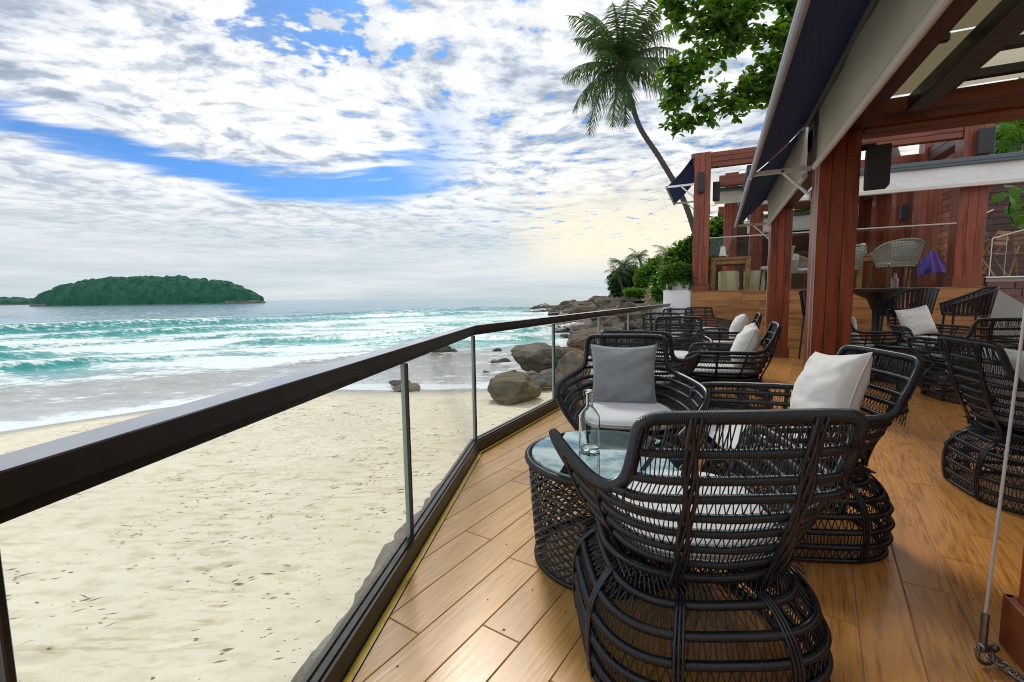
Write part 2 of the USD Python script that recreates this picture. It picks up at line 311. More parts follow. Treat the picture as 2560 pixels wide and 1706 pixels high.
PLANK_AZ = 34.1
W_deck = wood('deck_plank', (0.31, 0.120, 0.026), (0.58, 0.265, 0.066), PLANK_AZ, rough=0.27, grain=18.0, fine=True, glare_tint=((0.49, 0.285, 0.092), -1.1, 1.0))
W_red = wood('red_timber', (0.085, 0.013, 0.004), (0.215, 0.040, 0.012), 0, rough=0.38, axis_z=True, grain=10, obj_var=0.18, coat=0.15)
W_redu = wood('red_beam_timber', (0.080, 0.015, 0.006), (0.19, 0.045, 0.017), math.degrees(AZ)+90, rough=0.4, grain=10)
W_redl = wood('shaded_long_beam_timber', (0.032, 0.008, 0.005), (0.080, 0.018, 0.010), math.degrees(AZ), rough=0.4, grain=10)  # same red timber, with the shade on the long beams darkened into the colour
W_panel = wood('panel_timber', (0.20, 0.085, 0.025), (0.40, 0.185, 0.062), math.degrees(AZ)+90, rough=0.4, grain=9)
W_teak = wood('teak_timber', (0.19, 0.085, 0.028), (0.36, 0.18, 0.065), 20, rough=0.45)
W_dark = wood('dark_slat_timber', (0.022, 0.007, 0.005), (0.070, 0.018, 0.010), math.degrees(AZ)+90, rough=0.5, obj_var=0.4)
m_cane = paint('black_cane', (0.0045, 0.006, 0.009), rough=0.27, var=0.3, scale=30, spec=0.55)
m_cane2 = paint('black_strand', (0.0055, 0.007, 0.010), rough=0.24, var=0.35, scale=40, spec=0.55)
m_cushion = paint('cushion_cloth', (0.60, 0.61, 0.62), rough=0.85, var=0.06, scale=9, bump=0.25, bscale=900, sheen=0.2, bdist=0.001)
m_pillow = paint('white_pillow_cloth', (0.66, 0.65, 0.61), rough=0.85, var=0.05, scale=9, bump=0.25, bscale=900, sheen=0.2, bdist=0.001)
m_greypillow = paint('grey_pillow_cloth', (0.20, 0.215, 0.225), rough=0.85, var=0.08, scale=9, bump=0.25, bscale=900, sheen=0.2, bdist=0.001)
m_bronze = paint('bronze_metal', (0.022, 0.018, 0.015), rough=0.36, var=0.15, scale=5, metallic=0.3, bump=0.02, bscale=30, spec=0.5)
m_blackmetal = paint('black_metal', (0.012, 0.013, 0.014), rough=0.35, var=0.2, scale=12, spec=0.5)
m_rubber = paint('black_rubber', (0.010, 0.011, 0.012), rough=0.5, var=0.2, scale=20)
m_steel = paint('brushed_steel', (0.50, 0.50, 0.49), rough=0.28, var=0.12, scale=25, metallic=1.0)
m_greysteel = paint('dull_steel', (0.20, 0.20, 0.20), rough=0.35, var=0.25, scale=25, metallic=1.0)
m_wire = paint('wire', (0.42, 0.42, 0.41), rough=0.5, var=0.05)
m_yellow = paint('brass_edge', (0.66, 0.43, 0.02), rough=0.42, var=0.22, scale=18, metallic=0.1)
m_white = paint('white_paint', (0.72, 0.74, 0.77), rough=0.5, var=0.05, scale=3, bump=0.05, bscale=40)
m_whitemetal = paint('white_metal', (0.66, 0.66, 0.66), rough=0.38, var=0.07, scale=12)
m_greypanel = paint('slate_metal', (0.070, 0.095, 0.11), rough=0.4, var=0.1, scale=6)
m_navy = paint('navy_canvas', (0.012, 0.040, 0.17), rough=0.8, var=0.2, scale=4, bump=0.15, bscale=350, bdist=0.002)
m_beige = paint('beige_canvas', (0.56, 0.53, 0.47), rough=0.82, var=0.05, scale=5, bump=0.12, bscale=350, bdist=0.002)
m_whitecloth = paint('white_blind_cloth', (0.68, 0.68, 0.68), rough=0.75, var=0.04, scale=3, bump=0.5, bscale=5, bdist=0.05, stretch=(1, 1, 2))
m_speaker = paint('speaker_plastic', (0.014, 0.015, 0.018), rough=0.55, var=0.15, scale=60, bump=0.25, bscale=300)
m_speaker2 = paint('grey_speaker_plastic', (0.055, 0.058, 0.068), rough=0.55, var=0.15, scale=60, bump=0.25, bscale=300)
m_brick = paint('brick_clay', (0.145, 0.062, 0.052), rough=0.8, var=0.3, scale=14, bump=0.4, bscale=50, obj_var=0.3)
m_redbrick = paint('red_brick_clay', (0.42, 0.17, 0.11), rough=0.8, var=0.25, scale=10, bump=0.4, bscale=50, obj_var=0.22)
m_mortar = paint('mortar', (0.32, 0.29, 0.26), rough=0.9, var=0.15, scale=20, bump=0.3, bscale=80)
m_plaster = paint('grey_plaster', (0.27, 0.265, 0.25), rough=0.9, var=0.12, scale=30, bump=0.5, bscale=200)
m_concrete = paint('weathered_concrete', (0.19, 0.19, 0.17), rough=0.9, var=0.45, scale=5, bump=0.8, bscale=28, bdist=0.03)
m_grout = paint('grout', (0.30, 0.25, 0.19), rough=0.85, var=0.2, scale=30)
m_rope = paint('beige_rope', (0.34, 0.33, 0.27), rough=0.8, var=0.15, scale=40, bump=0.4, bscale=300)
m_stump = paint('cream_ceramic', (0.50, 0.44, 0.27), rough=0.4, var=0.2, scale=4)
m_lampshade = paint('lamp_glass', (0.80, 0.78, 0.74), rough=0.35, var=0.03, scale=8)
m_purple = paint('purple_cloth', (0.12, 0.055, 0.34), rough=0.8, var=0.3, scale=10)
m_bluecloth = paint('blue_cloth', (0.03, 0.06, 0.40), rough=0.8, var=0.2, scale=10)
m_glass = pane_mat('clear_glass', (0.985, 0.99, 0.985))
m_darkglass = pane_mat('screen_glass', (0.93, 0.95, 0.94), ior=1.5, boost=1.2)
m_thinpane = pane_mat('thin_pane', (0.97, 0.98, 0.98), ior=1.2)
m_tableglass = pane_mat('table_glass', (0.52, 0.80, 0.80), ior=1.75, boost=2.4, mirror=(0.80, 0.97, 0.95))
m_edgeglass = paint('glass_edge', (0.30, 0.40, 0.37), rough=0.2, var=0.1)
m_roofcloth = material('roof_canvas', {'d': ('diffuse_bsdf', {'color': (0.58, 0.55, 0.43)}), 't': ('translucent_bsdf', {'color': (0.60, 0.56, 0.42)}), 'm': ('mix_closure', {'fac': 0.52})}, [('d.BSDF', 'm.closure1'), ('t.BSDF', 'm.closure2')], 'm.closure')
m_capsteel = paint('satin_bronze', (0.46, 0.44, 0.43), rough=0.22, var=0.08, scale=6, metallic=1.0)
m_bottle = material('bottle_glass', {'p': ('principled_bsdf', {'base_color': (0.93, 0.98, 0.97), 'roughness': 0.02, 'transmission_weight': 1.0, 'ior': 1.45})}, [], 'p.BSDF')
m_bark = paint('bark', (0.10, 0.085, 0.068), rough=0.9, var=0.4, scale=8, bump=0.7, bscale=30, bdist=0.03)
m_palmbark = paint('palm_bark', (0.060, 0.050, 0.042), rough=0.9, var=0.35, scale=6, bump=0.6, bscale=14, bdist=0.03, stretch=(0.3, 0.3, 3))
m_almond = leaf_mat('almond_leaf', (0.035, 0.095, 0.012), (0.150, 0.250, 0.028), (0.32, 0.13, 0.02), trans=0.58)
m_palmleaf = leaf_mat('palm_leaf', (0.040, 0.080, 0.026), (0.120, 0.165, 0.050), trans=0.40)
m_bush = leaf_mat('bush_leaf', (0.028, 0.095, 0.009), (0.125, 0.255, 0.022), trans=0.45)
m_bright = leaf_mat('bright_leaf', (0.035, 0.100, 0.010), (0.130, 0.230, 0.025), trans=0.35)
m_far = leaf_mat('far_leaf', (0.022, 0.062, 0.014), (0.075, 0.145, 0.026), trans=0.35)
m_vine = leaf_mat('vine_leaf', (0.05, 0.16, 0.012), (0.16, 0.32, 0.03), (0.45, 0.5, 0.12), trans=0.35, rough=0.3)
m_bird = leaf_mat('yellow_frond', (0.35, 0.22, 0.01), (0.6, 0.42, 0.02), trans=0.3)

# ------------------------------------------------------------------ terrain: beach, headland, sea, islands
SEA = -3.8
SHX = np.array([-90, -60, -40, -19.7, -15.9, -12.3, -6.6, -2, 1.7, 6, 30.])
SHY = np.array([-40, -14, 3, 17.5, 21.5, 25.2, 24.2, 24.5, 24.8, 27, 30.])
def shore_y(x): return np.interp(x, SHX, SHY)
def fb(x, y, sc, o=4, seed=0): return meshkit.fbm(np.stack([np.asarray(x)*sc, np.asarray(y)*sc, np.zeros_like(np.asarray(x, float))+0.37], -1), o, seed)
def fb3(p, sc, o=4, seed=0): return meshkit.fbm(np.asarray(p)*sc, o, seed)
def beach_z(x, y):
    s = shore_y(x) - y + 1.6*(fb(x, y, 0.13, 3, 3)-0.5)
    z = SEA + 0.02 + np.where(s > 0, 0.047*s - 0.0004*s*s, 0.03*s)
    return z + 0.10*(fb(x, y, 0.25, 3, 5)-0.5)*np.clip(s/6, 0, 1), s
nx, ny = 520, 470
gx = np.concatenate([np.linspace(-70, -27, 60, endpoint=False), np.linspace(-27, 4.5, nx-90, endpoint=False), np.linspace(4.5, 16, 30)])
gy = np.concatenate([np.linspace(-14, -1, 25, endpoint=False), np.linspace(-1, 27, ny-50, endpoint=False), np.linspace(27, 40, 25)])
X, Y = np.meshgrid(gx, gy, indexing='ij')
Z, S = beach_z(X, Y)
dry = np.clip((S-2.5)/4, 0, 1)
foot = np.clip(0.40 - fb(X*0.75, Y*1.7, 1.9, 3, 11), 0, 1)*0.44 + 0.05*(fb(X, Y, 3.2, 3, 13)-0.5)   # footprints: small dents
patchy = np.clip((fb(X, Y, 0.16, 3, 17)-0.36)*5, 0.12, 1)
Z = Z - dry*foot*patchy
n, l = {'g': ('geometry', {}), 'p': ('principled_bsdf', {'specular_ior_level': 0.35})}, []
n['xyz'] = ('attribute', {'attribute': 'wet'}); l += []
chain_noise(n, l, 'a', 'g.position', 0.35, 4, 0.55); chain_noise(n, l, 'b', 'g.position', 40.0, 3, 0.7); chain_noise(n, l, 'c', 'g.position', 2.6, 4, 0.6, sc=(0.8, 1.8, 1))
n['r'] = ('rgb_ramp', {'ramp': [(0.3, (0.69, 0.64, 0.50)), (0.7, (0.77, 0.73, 0.59))]}); l.append(('a.fac', 'r.fac'))
n['r2'] = ('rgb_ramp', {'ramp': [(0.28, (0.72, 0.68, 0.58)), (0.52, (1.0, 1.0, 1.0))]}); l.append(('c.fac', 'r2.fac'))
n['mu'] = ('mix_color', {'blend_type': 'multiply', 'fac': 0.7}); l += [('r.color', 'mu.a'), ('r2.color', 'mu.b')]
chain_noise(n, l, 'st', 'g.position', 2.6, 5, 0.6, sc=(0.55, 2.6, 1), rot=(0, 0, 0.12)); chain_noise(n, l, 'sp', 'g.position', 0.28, 3, 0.55, loc=(4, 2, 0))
n['sq'] = ('map_range', {'range_type': 'smoothstep', 'from_min': 0.53, 'from_max': 0.64, 'to_min': 0.0, 'to_max': 0.6, 'clamp': True}); l.append(('st.fac', 'sq.value'))
n['sw'] = ('map_range', {'range_type': 'smoothstep', 'from_min': 0.42, 'from_max': 0.60, 'to_min': 0.08, 'to_max': 1.0, 'clamp': True}); l.append(('sp.fac', 'sw.value'))
n['sx'] = ('math', {'math_type': 'multiply'}); l += [('sq.result', 'sx.value1'), ('sw.result', 'sx.value2')]
n['sc'] = ('mix_color', {'b': (0.46, 0.36, 0.20)}); l += [('sx.value', 'sc.fac'), ('mu.result', 'sc.a')]
n['wetc'] = ('mix_color', {'b': (0.27, 0.245, 0.20)}); l += [('xyz.fac', 'wetc.fac'), ('sc.result', 'wetc.a'), ('wetc.result', 'p.base_color')]
n['rr'] = ('map_range', {'from_min': 0, 'from_max': 1, 'to_min': 0.85, 'to_max': 0.12, 'clamp': True}); l += [('xyz.fac', 'rr.value'), ('rr.result', 'p.roughness')]
n['bp'] = ('bump', {'strength': 0.35, 'distance': 0.02}); l += [('b.fac', 'bp.height'), ('bp.normal', 'p.normal')]
m_sand = material('sand', n, l, 'p.BSDF')
wet = np.clip(1.15 - (S + 1.2*(fb(X, Y, 0.35, 3, 23)-0.5))/2.2, 0, 1)
bm = part('beach', (np.stack([X, Y, Z], -1).reshape(-1, 3), quads(len(gx), len(gy))), m_sand, smooth=True, kind='structure', vcol={'wet': np.repeat(wet.reshape(-1, 1), 3, 1)})

# headland of bare rock that runs out from the right
HY = np.array([15, 26, 34, 45, 70, 106, 150, 168, 185.]); HX = np.array([5.5, 5.0, 5.6, 6.6, 7.2, 10.0, 12.5, 19.0, 55.])
def head_z(x, y):
    t = x - np.interp(y, HY, HX) + 6*(fb(x, y, 0.09, 3, 31)-0.5)
    end = np.clip((186 - y)/26, 0, 1)
    base = SEA - 1.2 + 5.4*(1-np.exp(-np.maximum(t, 0)/(11 + 0.05*y)))*end**0.5 + 0.5*np.minimum(t, 0) + np.clip((y-90)/90, 0, 1)*0.9*np.clip(t/20, 0, 1)*end
    r = np.abs(fb(x*0.8, y*0.55, 0.17, 5, 41)-0.5)*2
    r2 = np.abs(fb(x, y*0.6, 0.5, 4, 43)-0.5)*2
    rough = np.clip(t/5+0.6, 0, 1)*np.clip((60-t)/30, 0.2, 1)
    stepz = base + rough*(3.4*(0.35-r) + 1.5*(0.3-r2))
    return np.floor(stepz/0.55)*0.55*0.45 + stepz*0.55 + 0.12*(fb(x, y, 1.6, 3, 47)-0.5)
hy = np.concatenate([np.linspace(16, 60, 170, endpoint=False), np.linspace(60, 200, 190)])
hc = np.linspace(-5, 130, 260); hc = -5 + 135*((hc+5)/135)**1.6
HXg, HYg = np.meshgrid(hc, hy, indexing='ij'); HXg = HXg + np.interp(HYg, HY, HX)
HZ = head_z(HXg, HYg)
n, l = {'g': ('geometry', {}), 'p': ('principled_bsdf', {'specular_ior_level': 0.35})}, []
chain_noise(n, l, 'a', 'g.position', 0.22, 5, 0.6); chain_noise(n, l, 'b', 'g.position', 2.2, 5, 0.65)
n['r'] = ('rgb_ramp', {'ramp': [(0.28, (0.045, 0.038, 0.030)), (0.5, (0.105, 0.085, 0.060)), (0.72, (0.21, 0.17, 0.115))]}); l.append(('a.fac', 'r.fac'))
n['r2'] = ('rgb_ramp', {'ramp': [(0.3, (0.55, 0.55, 0.55)), (0.7, (1.15, 1.1, 1.0))]}); l.append(('b.fac', 'r2.fac'))
n['mu'] = ('mix_color', {'blend_type': 'multiply', 'fac': 1.0, 'use_clamp': False}); l += [('r.color', 'mu.a'), ('r2.color', 'mu.b')]
n['z'] = ('separate_xyz', {}); l.append(('g.position', 'z.vector'))
n['wl'] = ('map_range', {'range_type': 'smoothstep', 'from_min': SEA+0.3, 'from_max': SEA+1.8, 'to_min': 0.72, 'to_max': 0.0, 'clamp': True}); l.append(('z.z', 'wl.value'))
n['mw'] = ('mix_color', {'b': (0.028, 0.030, 0.032)}); l += [('wl.result', 'mw.fac'), ('mu.result', 'mw.a'), ('mw.result', 'p.base_color')]
n['rr'] = ('map_range', {'from_min': 0, 'from_max': 0.72, 'to_min': 0.85, 'to_max': 0.3, 'clamp': True}); l += [('wl.result', 'rr.value'), ('rr.result', 'p.roughness')]
n['bp'] = ('bump', {'strength': 1.0, 'distance': 0.3}); l += [('b.fac', 'bp.height'), ('bp.normal', 'p.normal')]
m_rock = material('rock', n, l, 'p.BSDF')
part('rocky_headland', (np.stack([HXg, HYg, HZ], -1).reshape(-1, 3), quads(len(hc), len(hy))), m_rock, smooth=50, kind='structure')
# hillside ground behind the terrace and under the trees
def hill_z(x, y): return -1.0 + 0.06*np.maximum(x-8, 0) + 0.8*(fb(x, y, 0.08, 3, 51)-0.5)
tx, ty = np.meshgrid(np.linspace(4.5, 130, 90), np.linspace(11, 150, 90), indexing='ij'); tx = tx + np.interp(ty, [11, 22, 30, 60, 90, 150], [0.6, 7, 12, 26, 36, 62])
m_earth = paint('earth', (0.12, 0.11, 0.055), rough=0.95, var=0.4, scale=0.8, bump=0.6, bscale=5, bdist=0.1)
part('hillside', (np.stack([tx, ty, np.minimum(hill_z(tx, ty), 1.5)-2.2*np.exp(-(tx-4-np.interp(ty, [11, 22, 30, 60, 90, 150], [0.6, 7, 12, 26, 36, 62]))/5)], -1).reshape(-1, 3), quads(90, 90)), m_earth, smooth=True, kind='structure')

# sea: a fine sheet of swell and breakers near the shore, a coarse one out to the horizon
rows = 420; cols = 760
yy = 13.0*(430/13.0)**(np.linspace(0, 1, rows)); tt = np.linspace(-1.45, 0.42, cols)
WX = yy[:, None]*tt[None, :]; WY = np.broadcast_to(yy[:, None], WX.shape)
Sd = WY - shore_y(WX)*1.0 + np.where(WX > 2, (WX-2)*0.0, 0)                     # metres beyond the wash line
bend = 4*(fb(WX, WY, 0.02, 3, 61)-0.5)*2 + 3*(fb(WX, WY, 0.06, 3, 62)-0.5)
Sw = Sd + bend
amp_edge = np.clip((Sd-1)/14, 0, 1)
H = np.zeros_like(WX); face = np.zeros_like(WX); crest = np.zeros_like(WX)
for s0, hgt, wid, sd, thr in ((19, .42, 2.0, 71, .42), (29, .55, 2.6, 72, .46), (41, .75, 3.2, 73, .40), (58, .8, 4.0, 74, .44), (82, .9, 5.0, 75, .42), (112, 1.15, 6.5, 76, .36), (152, .9, 8.0, 77, .46), (205, .7, 9.0, 78, .5)):
    along = np.clip((fb(WX, np.zeros_like(WX)+s0, 1.1/(8+s0*0.32), 3, sd)-thr)*5, 0, 1)
    q = (Sw - s0 - 3*(fb(WX, WY, 0.05, 2, sd+20)-0.5)*2)/wid
    prof = np.where(q < 0, np.exp(-(q*1.9)**2), np.exp(-(q*0.75)**2))            # steep towards the shore
    H += 1.35*hgt*along*prof; face = np.maximum(face, along*np.exp(-((q+0.42)*1.9)**2)); crest = np.maximum(crest, along*np.exp(-((q-0.35)*1.3)**2))
H += amp_edge*(0.16*(fb(WX*0.6, WY, 0.35, 4, 81)-0.5)*2 + np.clip(Sd/120, 0, 1)*0.35*(fb(WX*0.5, WY, 0.12, 4, 82)-0.5)*2 + 0.05*(fb(WX, WY, 1.5, 3, 83)-0.5)*2)
# foam
n1 = fb(WX*0.45, WY, 0.22, 5, 91); n2 = fb(WX*0.35, WY, 0.07, 4, 92); n3 = fb(WX*0.5, WY, 0.8, 4, 93)
zone = np.clip((Sw-13)/4, 0, 1)*np.clip((185-Sw)/110, 0, 1)
foam = zone*np.clip(0.90 - 1.15*np.clip((0.54-n1)*5, 0, 1)*0.7 - 0.45*np.clip((0.5-n2)*6, 0, 1), 0, 1)
foam = np.clip(foam*(1-0.92*np.clip(face*1.7, 0, 1)) + 0.9*crest*zone, 0, 1)
caps = np.clip((n3*0.6+n1*0.4-0.60)*14, 0, 1)*np.clip((Sd-90)/80, 0, 1)*np.clip((430-Sd)/200, 0.1, 1)
foam = np.maximum(foam, caps*0.75)
lace = np.exp(-((Sd-0.7-0.7*(fb(WX, WY, 0.3, 3, 95)-0.5)*2)/(0.8+0.05*np.clip(-WX-4, 0, 20)))**2)*0.95                 # white edge of the wash
wash = np.clip((fb(WX*0.5, WY, 0.6, 4, 96)-0.47)*7, 0, 1)*np.clip((Sd-1)/2, 0, 1)*np.clip((15-Sw)/6, 0, 1)*0.35
rockfoam = np.clip(1-np.abs(WX-np.interp(WY, HY, HX)+1.5)/7, 0, 1)*np.clip((WY-26)/6, 0, 1)*np.clip((fb(WX, WY, 0.35, 4, 97)-0.40)*6, 0, 1)*0.9
foam = np.clip(np.maximum.reduce([foam, lace, wash, rockfoam]), 0, 1)
H += foam*0.05*(fb(WX, WY, 2.2, 3, 98))*amp_edge
deep = np.array([0.035, 0.115, 0.165]); teal = np.array([0.012, 0.30, 0.27]); grey = np.array([0.36, 0.35, 0.32]); brown = np.array([0.16, 0.115, 0.06])
k1 = np.clip((Sw-14)/10, 0, 1)[..., None]; k2 = np.clip((Sw-85)/130, 0, 1)[..., None]
col = grey*(1-k1) + k1*((np.array([0.13, 0.37, 0.37])*(1-np.clip(face*1.5, 0, 1)[..., None]) + teal*np.clip(face*1.5, 0, 1)[..., None])*(1-k2) + deep*k2)
sheen = (np.exp(-np.clip(Sd, 0, None)/4.5)*np.clip((-WX-1)/9, 0.25, 1))[..., None]*(1-k1); col = col*(1-0.9*sheen) + np.array([0.70, 0.72, 0.76])*0.9*sheen  # sky reflected in the thin wash, painted as a paler tone
bl = (np.exp(-((Sw-15.0)/1.6)**2)*np.clip((fb(WX*0.5, WY, 0.25, 3, 99)-0.42)*6, 0, 1)*np.clip((WX+20)/10, 0, 1)*0.9)[..., None]   # stirred-up sand under the first breaker
col = col*(1-bl) + brown*bl; foam = foam*(1-0.8*bl[..., 0])
n, l = {'g': ('geometry', {}), 'fo': ('attribute', {'attribute': 'foam'}), 'co': ('attribute', {'attribute': 'tone'}), 'p': ('principled_bsdf', {'specular_ior_level': 0.5, 'ior': 1.33})}, []
chain_noise(n, l, 'a', 'g.position', 2.4, 5, 0.65, sc=(0.55, 1, 1)); chain_noise(n, l, 'b', 'g.position', 0.9, 5, 0.6, sc=(0.6, 1.2, 1)); chain_noise(n, l, 'c', 'g.position', 0.12, 4, 0.6, sc=(0.4, 1.5, 1))
n['fab'] = ('math', {'math_type': 'multiply_add', 'value2': 0.8, 'value3': 0.0}); l.append(('b.fac', 'fab.value1')); n['fac2'] = ('math', {'math_type': 'add'}); l += [('a.fac', 'fac2.value1'), ('fab.value', 'fac2.value2')]
n['fa'] = ('math', {'math_type': 'multiply_add', 'value2': 2.0, 'value3': -1.86}); l.append(('fac2.value', 'fa.value1'))
n['fs'] = ('math', {'math_type': 'add'}); l += [('fo.fac', 'fs.value1'), ('fa.value', 'fs.value2')]
n['fm'] = ('map_range', {'range_type': 'smoothstep', 'from_min': 0.18, 'from_max': 0.66, 'to_min': 0, 'to_max': 1, 'clamp': True}); l.append(('fs.value', 'fm.value'))
n['tn'] = ('rgb_ramp', {'ramp': [(0.3, (0.72, 0.72, 0.72)), (0.7, (1.2, 1.2, 1.2))]}); l.append(('b.fac', 'tn.fac'))
n['tm'] = ('mix_color', {'blend_type': 'multiply', 'fac': 1.0, 'use_clamp': False}); l += [('co.color', 'tm.a'), ('tn.color', 'tm.b')]
n['mc'] = ('mix_color', {'b': (0.72, 0.79, 0.80)}); l += [('fm.result', 'mc.fac'), ('tm.result', 'mc.a'), ('mc.result', 'p.base_color')]
n['rr'] = ('map_range', {'from_min': 0, 'from_max': 1, 'to_min': 0.10, 'to_max': 0.75}); l += [('fm.result', 'rr.value'), ('rr.result', 'p.roughness')]
n['hs'] = ('math', {'math_type': 'add'}); l += [('a.fac', 'hs.value1'), ('b.fac', 'hs.value2')]
n['bp'] = ('bump', {'strength': 0.7, 'distance': 0.10}); l += [('hs.value', 'bp.height'), ('bp.normal', 'p.normal')]
m_water = material('sea_water', n, l, 'p.BSDF')
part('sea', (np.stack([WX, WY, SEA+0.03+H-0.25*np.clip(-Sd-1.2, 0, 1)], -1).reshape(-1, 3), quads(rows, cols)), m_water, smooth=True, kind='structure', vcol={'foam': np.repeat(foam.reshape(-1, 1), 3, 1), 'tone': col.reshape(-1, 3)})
n, l = {'g': ('geometry', {}), 'p': ('principled_bsdf', {'specular_ior_level': 0.5, 'ior': 1.33, 'roughness': 0.12})}, []
chain_noise(n, l, 'a', 'g.position', 0.35, 6, 0.65, sc=(0.5, 1, 1)); chain_noise(n, l, 'c', 'g.position', 0.02, 4, 0.6, sc=(0.25, 1.6, 1))
n['r'] = ('rgb_ramp', {'ramp': [(0.3, (0.030, 0.10, 0.15)), (0.7, (0.07, 0.18, 0.23))]}); l += [('c.fac', 'r.fac'), ('r.color', 'p.base_color')]
n['bp'] = ('bump', {'strength': 0.8, 'distance': 0.5}); l += [('a.fac', 'bp.height'), ('bp.normal', 'p.normal')]
m_open = material('open_water', n, l, 'p.BSDF')
ring = [(-40000, 425), (40000, 425), (40000, 60000), (-40000, 60000)]
part('open_sea', (np.array([(x, y, SEA-0.05) for x, y in [(-40000, 180), (40000, 180), (40000, 60000), (-40000, 60000)]]), np.array([[0, 1, 2], [0, 2, 3]])), m_open, kind='structure')

# the wooded island and the far shore
def island(name, cx, cy, L, W, hgt, seed, peak=0.1, nx=420, ny=90, bump=5.5, cell=12.0, base=4.0):
    a = np.linspace(-1, 1, nx); b = np.linspace(-1, 1, ny); A, B = np.meshgrid(a, b, indexing='ij')
    x = cx + A*L/2; y = cy + B*W/2*np.sqrt(np.clip(1-A*A*0.97, 0.03, 1))
    rim = np.clip(1-np.abs(A)**2.3, 0, 1)**0.62*np.clip(1-B**2, 0, 1)**0.55
    skew = 1 + peak*A
    land = hgt*rim*skew*(0.78+0.44*(fb(x, y, 7.0/L, 4, seed)))
    g = np.random.default_rng(seed); px = cx + (g.random(int(L*W/cell**2*1.6))-0.5)*L; py = cy + (g.random(len(px))-0.5)*W
    from scipy.spatial import cKDTree
    d, k = cKDTree(np.stack([px, py], 1)).query(np.stack([x.ravel(), y.ravel()], 1)); rad = (cell*(0.55+0.5*g.random(len(px))))[k]; hh = (0.6+0.8*g.random(len(px)))[k]
    dome = (np.sqrt(np.clip(1-(d/rad)**2, 0, 1))*hh).reshape(x.shape)
    t = land > base*1.5
    can = land + np.where(t, bump*dome + bump*0.9*(fb(x, y, 0.12, 4, seed+1)-0.5), -3)
    rock = np.minimum(land, base*1.5)*(0.6+0.9*fb(x, y, 0.12, 4, seed+2)) - 0.4
    f = quads(nx, ny)
    part(name, (np.stack([x, y, SEA+np.minimum(rock, land+0.5)-0.3], -1).reshape(-1, 3), f), m_islandrock, smooth=40, kind='structure')
    part(name + '_forest', (np.stack([x, y, SEA+can], -1).reshape(-1, 3), f), m_hazed_forest, smooth=True, kind='stuff', label='dense dark green forest covering the ' + ('low wooded island' if 'far' not in name else 'far shore at the left edge'), cat='forest')
m_islandrock = paint('island_rock', (0.13, 0.125, 0.115), rough=0.9, var=0.5, scale=0.12, bump=0.5, bscale=0.8, bdist=1.0)
n, l = {'g': ('geometry', {}), 'p': ('principled_bsdf', {'roughness': 0.8, 'specular_ior_level': 0.2})}, []
chain_noise(n, l, 'a', 'g.position', 0.085, 5, 0.7); chain_noise(n, l, 'b', 'g.position', 0.4, 4, 0.65)
n['r'] = ('rgb_ramp', {'ramp': [(0.3, (0.010, 0.062, 0.042)), (0.5, (0.018, 0.105, 0.066)), (0.75, (0.045, 0.150, 0.078))]}); l += [('a.fac', 'r.fac'), ('r.color', 'p.base_color')]  # teal carries the distance haze, put into the leaf colour
n['bp'] = ('bump', {'strength': 1.0, 'distance': 1.4}); l += [('b.fac', 'bp.height'), ('bp.normal', 'p.normal')]
m_hazed_forest = material('forest', n, l, 'p.BSDF')
island('wooded_island', -698, 880, 444, 100, 50, 5, peak=0.02)
island('far_shore', -3050, 2600, 900, 300, 34, 9, nx=160, ny=50, bump=10, cell=40, base=5)

# ------------------------------------------------------------------ deck, retaining wall, glass railing
from shapely.geometry import Polygon, box as sbox, LineString
from shapely import affinity
def proj(p):
    d = np.asarray(p, float) - np.array([0, 0, CAM_H]); w = d @ fwd
    return (1280 + 1138*(d @ right)/w, 853 - 1138*(d @ up)/w, w)
B = np.array([-0.29, 3.30]); NDIR = np.array([math.sin(math.radians(7.6)), math.cos(math.radians(7.6))]); FDIR = np.array([math.sin(math.radians(28.8)), math.cos(math.radians(28.8))])
NIN = np.array([NDIR[1], -NDIR[0]]); FIN = np.array([FDIR[1], -FDIR[0]])     # towards the deck
def rail_line(off):
    """The railing's line, moved off metres towards the deck, mitred at the bend."""
    bis = NIN + FIN; bis = bis/(bis @ NIN)
    return [B - NDIR*5.2 + NIN*off, B + bis*off, B + FDIR*7.98 + FIN*off]
def strip(o0, o1, z0, z1, mb=None, a=0, b=2):
    p, q = rail_line(o0), rail_line(o1)
    m = mb or MB()
    for k in range(a, b):
        lo = [p[k], p[k+1], q[k+1], q[k]]
        v = np.array([(x, y, z) for z in (z0, z1) for x, y in lo]); f = np.array([[0, 3, 2], [0, 2, 1], [4, 5, 6], [4, 6, 7], [0, 1, 5], [0, 5, 4], [1, 2, 6], [1, 6, 5], [2, 3, 7], [2, 7, 6], [3, 0, 4], [3, 4, 7]])
        # orient outwards
        t = trimesh.Trimesh(v, f, process=False); t.fix_normals(); m.add((t.vertices, t.faces))
    return m
L = rail_line(0.064)
end = L[2]; pol = [tuple(L[0]), tuple(L[1]), tuple(L[2])]
def uv2(u, v): return tuple(uv(u, v)[:2])
deck_poly = Polygon(pol + [uv2(10.9, -0.93), uv2(10.9, 8.5), uv2(-3.5, 8.5), uv2(-3.5, 0.5)])
deck = thing('deck', kind='structure')
part('deck_slab', prism(list(deck_poly.exterior.coords)[:-1], -0.14, -0.004), m_grout, deck)
pd = np.array([math.sin(math.radians(PLANK_AZ)), math.cos(math.radians(PLANK_AZ))]); pn = np.array([pd[1], -pd[0]])
PW, PL, GAP = 0.1567, 0.942, 0.0035
planks = []
